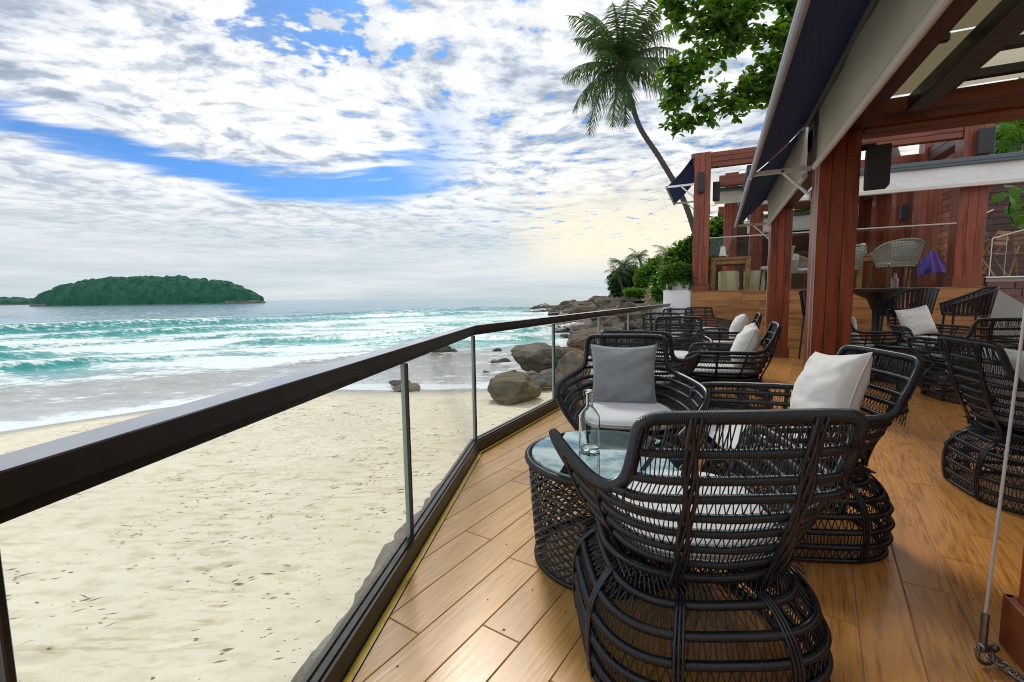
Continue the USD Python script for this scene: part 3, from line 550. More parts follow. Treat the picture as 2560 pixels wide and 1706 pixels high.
for i in range(-40, 70):
    off = (0.0, 0.47, 0.235, 0.705)[i % 4] + 0.08*((i*7) % 3)
    for j in range(-8, 18):
        a0, b0 = i*PW + GAP/2, j*PL + off + GAP/2
        a1, b1 = a0 + PW - GAP, b0 + PL - GAP
        c = [pn*a + pd*b for a, b in ((a0, b0), (a1, b0), (a1, b1), (a0, b1))]
        pg = Polygon(c).intersection(deck_poly)
        if pg.is_empty or pg.area < 1e-4 or pg.geom_type != 'Polygon': continue
        ctr = np.array(pg.centroid.coords[0]); pp = [proj((x, y, 0)) for x, y in list(pg.exterior.coords)[:-1]]
        vis = any(w > 0.1 and -150 < px < 2710 and py < 1850 for px, py, w in pp)
        size = Polygon([(px, py) for px, py, w in pp]).area if all(w > 0.15 for _, _, w in pp) and vis else (9e5 if vis else 0)
        planks.append((size, pg))
planks.sort(key=lambda t: -t[0])
def plank_mesh(pg, b=0.0022):
    pts = np.array(pg.exterior.coords)[:-1]
    if Polygon(pts).exterior.is_ccw is False: pts = pts[::-1]
    inn = pg.buffer(-b, join_style=2)
    if inn.geom_type != 'Polygon' or len(inn.exterior.coords) != len(pts)+1: return prism(pts, -0.012, 0.0)
    q = np.array(inn.exterior.coords)[:-1]
    if inn.exterior.is_ccw is False: q = q[::-1]
    k0 = np.argmin(((q - pts[0])**2).sum(1)); q = np.roll(q, -k0, 0); n_ = len(pts)
    v = np.vstack([np.c_[pts, np.full(n_, -0.014)], np.c_[pts, np.full(n_, -0.0012)], np.c_[q, np.zeros(n_)]])
    f = [];
    for r_ in (0, 1):
        for k in range(n_): a, b2 = r_*n_+k, r_*n_+(k+1) % n_; f += [[a, b2, b2+n_], [a, b2+n_, a+n_]]
    for k in range(1, n_-1): f.append([2*n_, 2*n_+k, 2*n_+k+1])
    return v, np.array(f)
rest = MB()
for k, (size, pg) in enumerate(planks):
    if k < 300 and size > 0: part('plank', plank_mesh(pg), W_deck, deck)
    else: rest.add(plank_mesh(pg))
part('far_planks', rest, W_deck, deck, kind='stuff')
# concrete wall that carries the deck, with a crumbling ledge outside the railing
rw = thing('retaining_wall', kind='structure')
Lw = [np.array(p) for p in (rail_line(0.0)[0]-NDIR*1.5, rail_line(0.0)[1], rail_line(0.0)[2]+FDIR*3)]
path = np.vstack([Lw[0] + (Lw[1]-Lw[0])*t for t in np.linspace(0, 1, 170, endpoint=False)] + [Lw[1] + (Lw[2]-Lw[1])*t for t in np.linspace(0, 1, 260)])
nrm = -np.vstack([np.repeat(NIN[None], 150, 0), np.linspace(NIN, FIN, 40), np.repeat(FIN[None], 240, 0)])
prof = [(-0.12, -0.125), (0.035, -0.125), (0.11, -0.13), (0.19, -0.15), (0.25, -0.19), (0.29, -0.26), (0.305, -0.40), (0.31, -0.7), (0.315, -1.4), (0.325, -2.4), (0.335, -4.2)]
G = np.array([[(path[i][0]+nrm[i][0]*o, path[i][1]+nrm[i][1]*o, z) for o, z in prof] for i in range(len(path))])
nz = (fb3(G.reshape(-1, 3), 3.0, 4, 5)-0.5).reshape(len(path), -1); nz2 = (fb3(G.reshape(-1, 3), 12.0, 3, 6)-0.5).reshape(len(path), -1)
wgt = np.array([0, .0, .3, .8, 1, 1, 1, 1, 1, 1, 1])
G[..., :2] += nrm[:, None, :]*((nz*0.20+nz2*0.06)*wgt)[..., None]; G[..., 2] += (nz2*0.05+nz*0.05)*np.array([0, 0, .4, 1, 1, .6, .3, 0, 0, 0, 0])
part('ledge', (G.reshape(-1, 3), quads(len(path), len(prof))), m_concrete, rw, smooth=50)
rail = thing('glass_railing', 'glass balustrade with bronze handrail bending along the seaward edge of the deck', 'railing')
part('handrail', strip(-0.038, 0.034, 0.902, 0.945), m_bronze, rail)
part('handrail_cap', strip(-0.0395, 0.0335, 0.9452, 0.9482), m_capsteel, rail, label='satin metal top face of the handrail')
part('handrail_channel', strip(-0.017, 0.013, 0.876, 0.902), m_blackmetal, rail)
for a_ in (0, 1):
    part('base_channel', strip(-0.032, 0.034, -0.03, 0.088, a=a_, b=a_+1), m_bronze, rail)
    part('gasket', strip(-0.026, -0.0085, 0.088, 0.098, a=a_, b=a_+1), m_rubber, rail); part('gasket', strip(0.0045, 0.022, 0.088, 0.098, a=a_, b=a_+1), m_rubber, rail)
    part('edge_trim', strip(0.0365, 0.0405, -0.01, 0.009, a=a_, b=a_+1), m_greysteel, rail)
    part('edge_strip', strip(0.0405, 0.0585, -0.012, 0.007, a=a_, b=a_+1), m_yellow, rail, label='yellow strip along the floor edge')
    part('edge_trim', strip(0.0585, 0.0625, -0.012, 0.006, a=a_, b=a_+1), m_greysteel, rail)
def on_line(r, seg):                                       # where the railing crosses the bearing x / y = r
    d = NDIR if seg == 0 else FDIR; t = (r*B[1]-B[0])/(d[0]-r*d[1]); return B + d*t
cuts = [B - NDIR*4.05, on_line(-1.235, 0), np.array([-0.471, 1.935]), B, on_line(0.0899, 1), on_line(0.190, 1), on_line(0.255, 1), on_line(0.300, 1), B + FDIR*8.05]
cuts[2] = B - NDIR*((3.30-1.935)/NDIR[1])
for k in range(len(cuts)-1):
    a, b = cuts[k], cuts[k+1]; d = b-a; ln = np.linalg.norm(d); d /= ln
    last = k == len(cuts)-2
    m, ln2 = (a+b)/2, ln-0.02
    part('pane', box((m[0], m[1], 0.485 if not last else 0.47), (0.010, ln2, 0.775 if not last else 0.84), rz=-math.degrees(math.atan2(d[0], d[1]))), m_glass, rail)
    for e, sgn in ((a+d*0.0105, 1), (b-d*0.0105, -1)):
        part('pane_edge', box((e[0], e[1], 0.485 if not last else 0.47), (0.0105, 0.002, 0.775 if not last else 0.84), rz=-math.degrees(math.atan2(d[0], d[1]))), m_edgeglass, rail)
    if 0 < k:
        o = (NIN if k < 3 else FIN)*0.016
        ang_ = -math.degrees(math.atan2(*(NDIR if k < 3 else FDIR)))
        part('post', bevel_box((a[0]+o[0], a[1]+o[1], 0.478), (0.016, 0.011, 0.79), 0.002, rz=ang_), m_blackmetal if k < 5 else m_greysteel, rail)
e = cuts[-1]
part('wall_bracket', bevel_box((e[0], e[1], 0.80), (0.11, 0.10, 0.11), 0.006, rz=UVROT), m_greysteel, rail); 
part('bracket_bar', tube([np.r_[cuts[-2], 0.90], np.r_[e, 0.815]], 0.012, 8), m_steel, rail)

# ------------------------------------------------------------------ timber columns
def column(label, u, v, z0, z1, w=0.325, d=0.33, plinth=0.17, group=None, name='timber_column', plinth_inset=True):
    """u, v: the corner nearest the camera and the sea."""
    t = thing(name, label, 'column', uv(u+d/2, v+w/2, z0), UVROT, group)
    h = z1-z0
    core = part('post', box((0, 0, h/2), (w-0.03, d-0.03, h)), m_blackmetal, t)
    nb = 3; g = 0.004; bw = w/nb
    for side in range(4):
        W_, D_ = (w, d) if side % 2 == 0 else (d, w)
        for k in range(nb):
            bwid = W_/nb - g; xo = -W_/2 + (k+0.5)*W_/nb
            c = np.array([xo, -D_/2+0.009, h/2]); R = rotz(90*side)
            p = R @ c
            s = (bwid if True else 0, 0.018, h)
            vf = transform(bevel_box((0, 0, 0), s, 0.003), loc=p, R=R) if False else None
            bv, bf = bevel_box((0, 0, 0), s, 0.003); bv = bv @ R.T + p
            part('board', (bv, bf), W_red, core)
    if plinth:
        for side in range(4):
            W_, D_ = (w, d) if side % 2 == 0 else (d, w)
            R = rotz(90*side); bv, bf = bevel_box((0, 0, 0), (W_+0.05, 0.024, plinth), 0.004); bv = bv @ R.T + R @ np.array([0, -D_/2-0.0125, plinth/2])
            part('plinth_board', (bv, bf), W_redu, t)
    return t
column('dark red timber column with skirting board at the right edge of the deck floor', 1.56, 0.90, 0, 2.62)
column('thick red timber column standing behind the white pillow armchair', 5.26, 0.86, 0, 2.62)
column('red timber column farther back, beyond the two parallel blind wires', 9.33, 0.86, 0, 2.62)
column('red timber column outside the roofed bay, carrying the cross beam', 5.26, 4.75, 0, 2.62)
column('tall red timber column with small speaker at the left corner of upper terrace', 11.02, -0.50, 1.21, 4.20, w=0.33)
column('tall red timber column between the glass screen and the brick stair wall', 11.02, 3.98, 1.21, 4.6, w=0.39)
for u, v, lab in ((14.0, 0.15, 'brown timber column behind the left glass screen'), (15.2, 0.86, 'brown timber column deep in the left of the upper terrace'),
                  (12.75, 3.98, 'red timber column just behind the big rope chair'), (14.3, 3.98, 'red timber column with speaker deep in the upper terrace'), (15.9, 3.98, 'farthest red timber column in the upper terrace'), (17.6, 3.98, 'narrow red timber column beside the white lamp')):
    column(lab, u, v, 1.21, 4.4, w=0.33, plinth=0.15)

def beam(name, parent, c_uvz, s_vuz, mat, label=None):
    return part(name, bevel_box((c_uvz[1], c_uvz[0], c_uvz[2]), (s_vuz[0], s_vuz[1], s_vuz[2]), 0.006), mat, parent, label=label)
# lower pergola over the deck
pg = thing('lower_pergola', 'dark red timber pergola with canvas roof panels over the deck at right', 'pergola', (0, 0, 0), UVROT)
for k in range(2):
    beam('edge_beam', pg, (3.9, 0.945+0.163*k, 2.76), (0.158, 12.2, 0.28), W_redl)
beam('edge_board', pg, (3.9, 1.0225, 2.925), (0.40, 12.2, 0.04), W_redl)
for k in range(2):
    beam('cross_beam', pg, (5.345+0.165*k, 3.20, 2.74), (3.98, 0.160, 0.245), W_redu)
beam('cross_trim', pg, (5.24, 3.20, 2.66), (3.98, 0.035, 0.05), W_redu)
beam('track', pg, (3.1, 1.52, 2.73), (0.155, 3.94, 0.13), m_blackmetal, 'black steel roof track'); beam('track', pg, (3.1, 1.665, 2.80), (0.10, 3.94, 0.10), m_blackmetal)
for k, u in enumerate((-0.5, 0.15, 0.8, 1.45, 2.1, 2.75, 3.4, 4.0, 4.6, 5.12)):
    beam('purlin', pg, (u, 3.2, 2.90), (3.0, 0.065, 0.07), m_blackmetal)
us = [-1.0, -0.5, 0.15, 0.8, 1.45, 2.1, 2.75, 3.4, 4.0, 4.6, 5.12, 5.50]
for a, b in zip(us[:-1], us[1:]):
    n_ = 7; vs = np.linspace(1.725, 4.72, 2); ss = np.linspace(0, 1, n_)
    z_ = 2.952 - 0.05*np.sin(ss*PI)
    v_ = np.array([[vv, a+(b-a)*s_, zz] for vv in vs for s_, zz in zip(ss, z_)])
    part('roof_panel', (v_, quads(2, n_)), m_roofcloth, pg, smooth=True)
# narrow strip of canvas between the beam and the track
for k, (a, b) in enumerate(((-1, 0.9), (0.94, 2.3), (2.34, 3.4), (3.44, 4.35), (4.39, 5.5))):
    part('roof_strip', box((1.46, (a+b)/2, 2.958), (0.52, b-a, 0.006)), m_roofcloth, pg)
for u in (0.92, 2.32, 3.42, 4.37): part('roof_clip', bevel_box((1.335, u, 2.925), (0.24, 0.05, 0.05)), m_greypanel, pg)

def awning(label, u0, u1, vt, zt, vh, zh, arms, colr, post_v=0.86, arm_drop=0.26, group=None):
    t = thing('awning', label, 'awning', (0, 0, 0), UVROT, group)
    n_, m_ = 10, 24
    s_ = np.linspace(0, 1, n_); U = np.linspace(u0, u1, m_)
    v_ = np.array([[vt+(vh-vt)*a, u, zt+(zh-zt)*a - 0.035*math.sin(PI*a)*(1+0.3*math.sin(u*3))] for u in U for a in s_])
    part('canvas', (v_, quads(m_, n_)), colr, t, smooth=True)
    for us_ in np.arange(u0+1.1, u1-0.3, 1.25):
        sv = np.array([[vt+(vh-vt)*a, us_+o, zt+(zh-zt)*a - 0.035*math.sin(PI*a)*(1+0.3*math.sin(us_*3)) - 0.003] for o in (-0.012, 0.012) for a in s_]); part('seam', (sv, quads(2, n_)), colr, t)
    part('front_tube', tube([(vt, u0-0.01, zt), (vt, u1+0.01, zt)], 0.026, 12), m_whitemetal if False else m_tubecloth, t)
    part('roller', tube([(vh, u0, zh), (vh, u1, zh)], 0.045, 12), m_greypanel, t)
    for ua in arms:
        part('arm', bevel_box(((vt+post_v)/2, ua, zt+0.005), (post_v-vt-0.02, 0.022, 0.045), 0.003), m_whitemetal, t)
        q0, q1 = np.array([vt+(post_v-vt)*0.52, ua+0.018, zt]), np.array([post_v-0.01, ua+0.018, zt-arm_drop])
        part('strut', tube([q0, q1], 0.017, 6), m_whitemetal, t)
        part('pivot', tube([(vt+(post_v-vt)*0.52, ua-0.02, zt), (vt+(post_v-vt)*0.52, ua+0.045, zt)], 0.018, 10), m_steel, t)
        part('wall_plate', bevel_box((post_v-0.008, ua, zt-arm_drop), (0.014, 0.06, 0.09), 0.003), m_steel, t)
    return t
m_tubecloth = paint('pale_canvas_tube', (0.30, 0.31, 0.38), rough=0.6, var=0.15, scale=20, bump=0.2, bscale=120, bdist=0.003)
aw = awning('long navy canvas awning sloping down toward the sea above the near armchairs', -1.2, 5.62, 0.315, 2.40, 0.80, 2.86, (5.60,), m_navy)
part('tension_bar', tube([(0.33, 5.58, 2.43), (0.60, 3.95, 2.66)], 0.010, 8), m_steel, aw)
awning('shorter navy canvas awning beyond the thick red column', 5.72, 9.63, 0.305, 2.40, 0.80, 2.86, (9.60,), m_navy)
awning('small navy awning folded out beside the tall column of the upper terrace', 11.04, 13.2, -1.08, 3.55, -0.53, 4.16, (11.06, 13.1), m_navy, post_v=-0.50)

def blind(label, u0, u1, v, z0, z1, wires=(), along='u', cloth=None, tube_r=0.028, box_h=0.0, wire_z=0.0, group=None):
    t = thing('roller_blind', label, 'blind', (0, 0, 0), UVROT, group)
    n_, m_ = 12, 50
    U = np.linspace(u0, u1, m_); zz = np.linspace(z0, z1, n_)
    pts = []
    for u in U:
        for z in zz:
            w = 0.012*math.sin(u*2.3+z*3)+0.008*math.sin(u*6.1)+0.02*(fb3(np.array([[u*1.2, z*4.0, v]]), 1.0, 3, 3)[0]-0.5)*2
            pts.append([v+w, u, z] if along == 'u' else [u, v+w, z])
    part('cloth', (np.array(pts), quads(m_, n_)), cloth or m_beige, t, smooth=True)
    P = (lambda u, z, o=0: (v+o, u, z)) if along == 'u' else (lambda u, z, o=0: (u, v+o, z))
    if box_h:
        part('bottom_bar', bevel_box(P((u0+u1)/2, z0-0.028), (0.05, u1-u0, 0.06) if along == 'u' else (u1-u0, 0.05, 0.06), 0.006), m_beige, t)
        part('cassette', bevel_box(P((u0+u1)/2, z1+box_h/2), (0.13, u1-u0+0.02, box_h) if along == 'u' else (u1-u0+0.02, 0.13, box_h), 0.012), m_greypanel, t)
        part('cassette_lip', bevel_box(P((u0+u1)/2, z1+box_h*0.62, -0.07), (0.016, u1-u0, box_h*0.4) if along == 'u' else (u1-u0, 0.016, box_h*0.4), 0.005), m_greypanel, t)
    else:
        part('bottom_tube', tube([P(u0, z0), P(u1, z0)], tube_r, 12), m_beigetube, t)
    for w in wires:
        part('guide_wire', tube([P(w, 0.0), P(w, z0+0.3)], 0.0032, 6), m_wire, t)
        part('wire_anchor', tube([P(w, 0.0), P(w, 0.07)], 0.009, 8), m_steel, t)
    return t
m_beigetube = paint('blind_tube', (0.50, 0.49, 0.47), rough=0.6, var=0.06, scale=10)
b1 = blind('long beige drop blind half lowered under the navy awning', -1.2, 5.24, 0.825, 2.335, 2.84, wires=(5.02, 5.17))
part('side_bracket', bevel_box((0.83, 5.27, 2.60), (0.05, 0.03, 0.42), 0.004), m_greysteel, b1)
b2 = blind('beige drop blind between the two farther red columns', 5.62, 9.28, 0.80, 2.34, 2.84, wires=(9.0,))
blind('white roller blind with slate cassette crossing in front of the upper terrace', 1.25, 6.6, 10.80, 3.02, 3.33, along='v', cloth=m_whitecloth, box_h=0.13)
blind('white roller blind farther back, seen above the front white blind', 0.9, 3.9, 14.1, 3.56, 3.86, along='v', cloth=m_whitecloth, box_h=0.12)
blind('third white roller blind deep inside the upper terrace', 0.9, 3.9, 17.4, 3.2, 3.6, along='v', cloth=m_whitecloth, box_h=0.12)
blind('cream roller blind hanging inside the left bay of upper terrace', -0.1, 1.9, 13.4, 3.55, 3.8, along='v', cloth=m_beige, box_h=0.1)

# upper terrace: slab, clad front, glass screen, beams
ut = thing('upper_terrace', kind='structure')
part('terrace_slab', prism([uv2(10.95, -0.52), uv2(10.95, 4.38), uv2(11.35, 4.38), uv2(11.35, 12), uv2(24, 12), uv2(24, -0.52)], -2.5, 1.20), m_mortar, ut)
wf = thing('clad_wall', 'golden timber clad front of the raised terrace behind the far armchairs', 'wall', uv(10.9, 0, 0), UVROT)
part('backing', box((1.93, 0.035, 0.595), (4.88, 0.03, 1.19)), m_blackmetal, wf)
r_ = np.random.default_rng(3)
for row in range(6):
    v0 = -0.51 - r_.random()*1.0
    while v0 < 4.37:
        v1 = v0 + 1.45; a, b = max(v0, -0.51)+0.0015, min(v1, 4.37)-0.0015
        if b-a > 0.03: part('board', bevel_box(((a+b)/2, 0.011, 0.1+row*0.2), (b-a, 0.018, 0.197), 0.0025), W_panel, wf)
        v0 = v1
part('coping', bevel_box((1.93, 0.02, 1.203), (4.90, 0.06, 0.018), 0.004), W_panel, wf)
part('corner_post', bevel_box((4.44, 0.03, 0.60), (0.10, 0.10, 1.20), 0.005), W_red, wf)
gs = thing('glass_screen', 'frameless glass screen with slim steel top rail in front of upper terrace tables', 'glass screen', uv(11.03, 0, 1.215), UVROT)
for a, b in ((-0.15, 1.25), (1.26, 2.62), (2.63, 3.96)):
    part('pane', box(((a+b)/2, 0, 0.565), (b-a, 0.010, 1.13)), m_darkglass, gs)
part('top_rail', tube([(-0.16, 0, 1.15), (3.97, 0, 1.15)], 0.013, 8), m_wire, gs)
up_ = thing('upper_pergola', 'tall red timber pergola frame over the upper terrace', 'pergola', (0, 0, 0), UVROT)
for k in range(3): beam('front_beam', up_, (11.12, 1.9, 3.925+k*0.105), (4.15, 0.15, 0.101), W_redu)
for v in (4.16,): 
    for k in range(2): beam('long_beam', up_, (14.4, v, 3.95+k*0.155), (0.24, 6.1, 0.15), W_redl)
part('roof_canopy', box((3.9, 18.2, 4.42), (5.0, 5.4, 0.05)), m_roofcloth, up_)
for u in (13.2, 15.6, 17.8): beam('rafter', up_, (u, 2.0, 4.02), (4.0, 0.16, 0.26), W_redu)
beam('track', up_, (14.0, 0.6, 3.82), (0.12, 5.4, 0.14), m_greypanel); beam('track', up_, (14.0, 1.6, 3.86), (0.12, 5.4, 0.12), m_greypanel)
beam('long_beam', up_, (14.4, -0.33, 4.02), (0.16, 6.1, 0.26), W_redl)

# stair wall of long bricks with a sloped plaster kerb and glass balustrade, at the right edge
sw = thing('brick_wall', 'low wall of long dark brown bricks topped by white coping, right of the tall red column', 'brick wall', uv(11.0, 0, 0), UVROT)
part('core', box((5.7, 0.16, 0.70), (2.5, 0.2, 1.33)), m_mortar, sw)
for row in range(7):
    z = 0.42 + row*0.135; v0 = 4.44 + (-0.2 if row % 2 else 0.0) - 0.06*row % 0.17
    while v0 < 6.9:
        a, b = max(v0, 4.445), v0+0.40
        if b-a > 0.05: part('brick', bevel_box(((a+b)/2, 0.045+0.006*r_.random(), z), (b-a-0.010, 0.05, 0.125), 0.006), m_brick, sw)
        v0 += 0.41
part('coping', bevel_box((5.7, 0.15, 1.372), (2.54, 0.26, 0.022), 0.004), m_white, sw)
kb = thing('plaster_slope', 'grey rendered sloping flank below the dark brick wall', 'kerb', uv(11.0, 0, 0), UVROT)
pv = np.array([(4.43, 1.20), (4.43, 0), (6.9, 0), (5.98, 0.0)]); 
tri = np.array([(4.43, -0.25, 1.20), (4.43, 0.04, 1.20), (6.0, -0.25, 0.02), (6.0, 0.04, 0.02), (4.43, -0.25, 0.0), (4.43, 0.04, 0.0), (6.0, -0.25, 0.0), (6.0, 0.04, 0.0)])
hull_ = trimesh.convex.convex_hull(tri); part('slope', (hull_.vertices, hull_.faces), m_plaster, kb)
sg = thing('stair_balustrade', 'glass stair balustrade with white steel edge above the brown brick wall', 'railing', uv(11.1, 0, 0), UVROT)
part('edge_rail', tube(spline([(4.50, 0, 1.385), (4.50, 0, 2.055)], 2), 0.012, 8), m_steel, sg); part('top_rail', tube([(4.50, 0, 2.06), (6.6, 0, 2.72)], 0.013, 8), m_steel, sg)
pv_ = np.array([(4.51, 0.004, 1.385), (6.6, 0.004, 1.385), (6.6, 0.004, 2.70), (4.51, 0.004, 2.05)]); part('pane', (pv_, np.array([[0, 1, 2], [0, 2, 3]])), m_thinpane, sg)
part('pane_edge', tube([(4.70, 0, 1.385), (4.70, 0, 2.11)], 0.004, 4), m_steel, sg)
sb = thing('stair_balustrade', 'sloping glass balustrade with white rail seen through the glass screen', 'railing', uv(15.0, 0, 0), UVROT)
part('top_rail', tube([(4.42, 0, 2.20), (5.9, -0.4, 3.02)], 0.016, 8), m_white, sb); pv_ = np.array([(4.42, 0, 1.22), (5.9, -0.4, 1.22), (5.9, -0.4, 3.0), (4.42, 0, 2.19)]); part('pane', (pv_, np.array([[0, 1, 2], [0, 2, 3]])), m_darkglass, sb); part('upright', tube([(5.1, -0.18, 1.22), (5.1, -0.18, 2.57)], 0.01, 6), m_steel, sb)
# slatted dark wall and tilted red brick wall behind
dw = thing('slatted_wall', 'dark red wall of wide horizontal boards behind the folding chairs', 'wall', uv(15.8, 0, 1.2), UVROT)
part('backing', box((7.6, 0.08, 1.6), (6.0, 0.06, 3.2)), m_blackmetal, dw)
for row in range(20):
    v0 = 4.6 - r_.random()
    while v0 < 10.5:
        a, b = max(v0, 4.62), min(v0+1.7+0.5*r_.random(), 10.5)
        if b-a > 0.05: part('board', bevel_box(((a+b)/2, 0.03+0.01*r_.random(), 0.08+row*0.16), (b-a-0.006, 0.03, 0.152), 0.004), W_dark, dw)
        v0 = b if b > v0 else v0+1
rb = thing('brick_wall', 'tall salmon red brick wall between two timber columns of upper terrace', 'brick wall', uv(13.6, 4.62, 1.2), UVROT)
part('core', box((0.12, 2.5, 1.7), (0.2, 6.0, 3.4)), m_mortar, rb)
for row in range(24):
    u0 = -0.5 - (0.15 if row % 2 else 0)
    while u0 < 5.4:
        a, b = max(u0, -0.5), min(u0+0.62, 5.5)
        if b-a > 0.05: part('brick', bevel_box((0.005+0.006*r_.random(), (a+b)/2, 0.07+row*0.14), (0.03, b-a-0.010, 0.130), 0.005), m_redbrick, rb)
        u0 += 0.62
rw2 = thing('rear_wall', 'dark timber rear wall at the back of the upper terrace', 'wall', uv(20.5, 0, 1.2), UVROT)
part('wall_face', box((2.6, 0.1, 1.35), (5.6, 0.2, 2.7)), W_dark, rw2); part('skirting', box((2.6, -0.015, 0.06), (5.6, 0.02, 0.12)), W_redu, rw2)
pw = thing('planter_wall', 'white painted block beside the end of the glass railing', 'planter', uv(11.0, -0.81, 0), UVROT)
part('block', bevel_box((0, 0.25, 0.0), (0.585, 0.50, 2.5), 0.008), m_white, pw); part('shadow_gap', box((-0.28, -0.004, 0.3), (0.015, 0.01, 0.9)), m_mortar, pw)

def speaker(label, u, v, z, w, d, h, mat, tilt=0, rz=0):
    t = thing('wall_speaker', label, 'speaker', uv(u, v, z), UVROT+rz)
    part('cabinet', bevel_box((0, 0, 0), (w, d, h), 0.01), mat, t); part('grille', bevel_box((0, -d/2-0.004, 0), (w*0.88, 0.01, h*0.9), 0.003), m_speaker, t)
    part('bracket', tube([(0, d/2, 0.0), (0, d/2+0.09, 0.02)], 0.018, 8), m_blackmetal, t)
speaker('large black box speaker on bracket beside the thick red column', 5.22, 1.30, 2.26, 0.17, 0.19, 0.36, m_speaker, rz=-8)
part('speaker_arm', tube([(1.0, 5.3, 2.47), (1.30, 5.3, 2.47)], 0.03, 8), m_blackmetal, pg)
speaker('grey box speaker high on the tall red column at right', 10.93, 4.24, 3.74, 0.20, 0.14, 0.44, m_speaker2)
speaker('slim black speaker on the left corner column of upper terrace', 10.95, -0.36, 3.55, 0.13, 0.11, 0.42, m_speaker)
speaker('second slim black speaker inside the left bay of upper terrace', 11.6, -0.05, 3.46, 0.15, 0.12, 0.42, m_speaker)
speaker('small grey speaker on the far column behind the rope chair', 14.22, 4.12, 3.05, 0.15, 0.10, 0.36, m_speaker2)

# ------------------------------------------------------------------ wicker armchair (local: +y is the way it faces, origin on the floor)
def superellipse(rx, ry, z, n=96, p=3.2, phase=0.0):
    a = np.linspace(0, 2*PI, n, endpoint=False) + phase
    c, s = np.cos(a), np.sin(a)
    return np.stack([rx*np.sign(c)*np.abs(c)**(2/p), ry*np.sign(s)*np.abs(s)**(2/p), np.full(n, z)], 1)
def level(z):
    """Half width, back depth and front reach of the shell at height z (up to the arms)."""
    t = np.clip((z-0.375)/0.25, 0, 1)
    return 0.265 + 0.135*t**0.75, 0.235 + 0.105*t**0.8, 0.305 + 0.055*t
def u_path(z, n=70, lift=0.0):
    """From the right front tip round the back to the left front tip, level with z."""
    w, b, f = level(z); r = 0.17 + 0.03*np.clip((z-0.375)/0.25, 0, 1)
    wb = w*0.80; pts = [(w-0.004, f), (w*0.985, f*0.5), (w*0.91, 0.0), (wb*1.03, -b+r*1.05)] + [(wb-r+r*math.cos(a), -b+r-r*math.sin(a)) for a in np.linspace(0.2, PI/2-0.05, 7)]
    pts = pts + [(0, -b-0.012)] + [(-x, y) for x, y in pts[::-1]]
    q = spline([(x, y, z) for x, y in pts], 6)
    return resample(q, 0.02)
rim_half = [(0.27, 0.325, 0.375), (0.335, 0.352, 0.47), (0.385, 0.358, 0.56), (0.402, 0.325, 0.612), (0.400, 0.24, 0.628), (0.385, 0.10, 0.630), (0.360, -0.06, 0.630), (0.332, -0.185, 0.632), (0.302, -0.258, 0.646), (0.275, -0.302, 0.685), (0.268, -0.340, 0.752), (0.264, -0.366, 0.822), (0.248, -0.379, 0.852), (0.206, -0.385, 0.862), (0.08, -0.392, 0.864)]
def back_y(z): return np.interp(z, [0.375, 0.50, 0.63, 0.76, 0.88], [-0.245, -0.300, -0.345, -0.372, -0.394])
def back_w(z): return np.interp(z, [0.60, 0.65, 0.70, 0.76, 0.83, 0.88], [0.31, 0.298, 0.272, 0.266, 0.262, 0.22])
def back_hoop(z):
    w = back_w(z); y = back_y(z); yw = np.interp(z, [0.63, 0.70, 0.76, 0.83], [-0.27, -0.312, -0.340, -0.366])
    return resample(spline([(w, yw, z), (w*0.75, y+0.006, z), (0, y-0.008, z), (-w*0.75, y+0.006, z), (-w, yw, z)], 10), 0.02)
def at_frac(p, s):
    L_ = np.concatenate([[0], np.cumsum(np.linalg.norm(np.diff(p, axis=0), axis=1))]); s = np.asarray(s)*L_[-1]
    return np.stack([np.interp(s, L_, p[:, k]) for k in range(3)], 1), L_[-1]
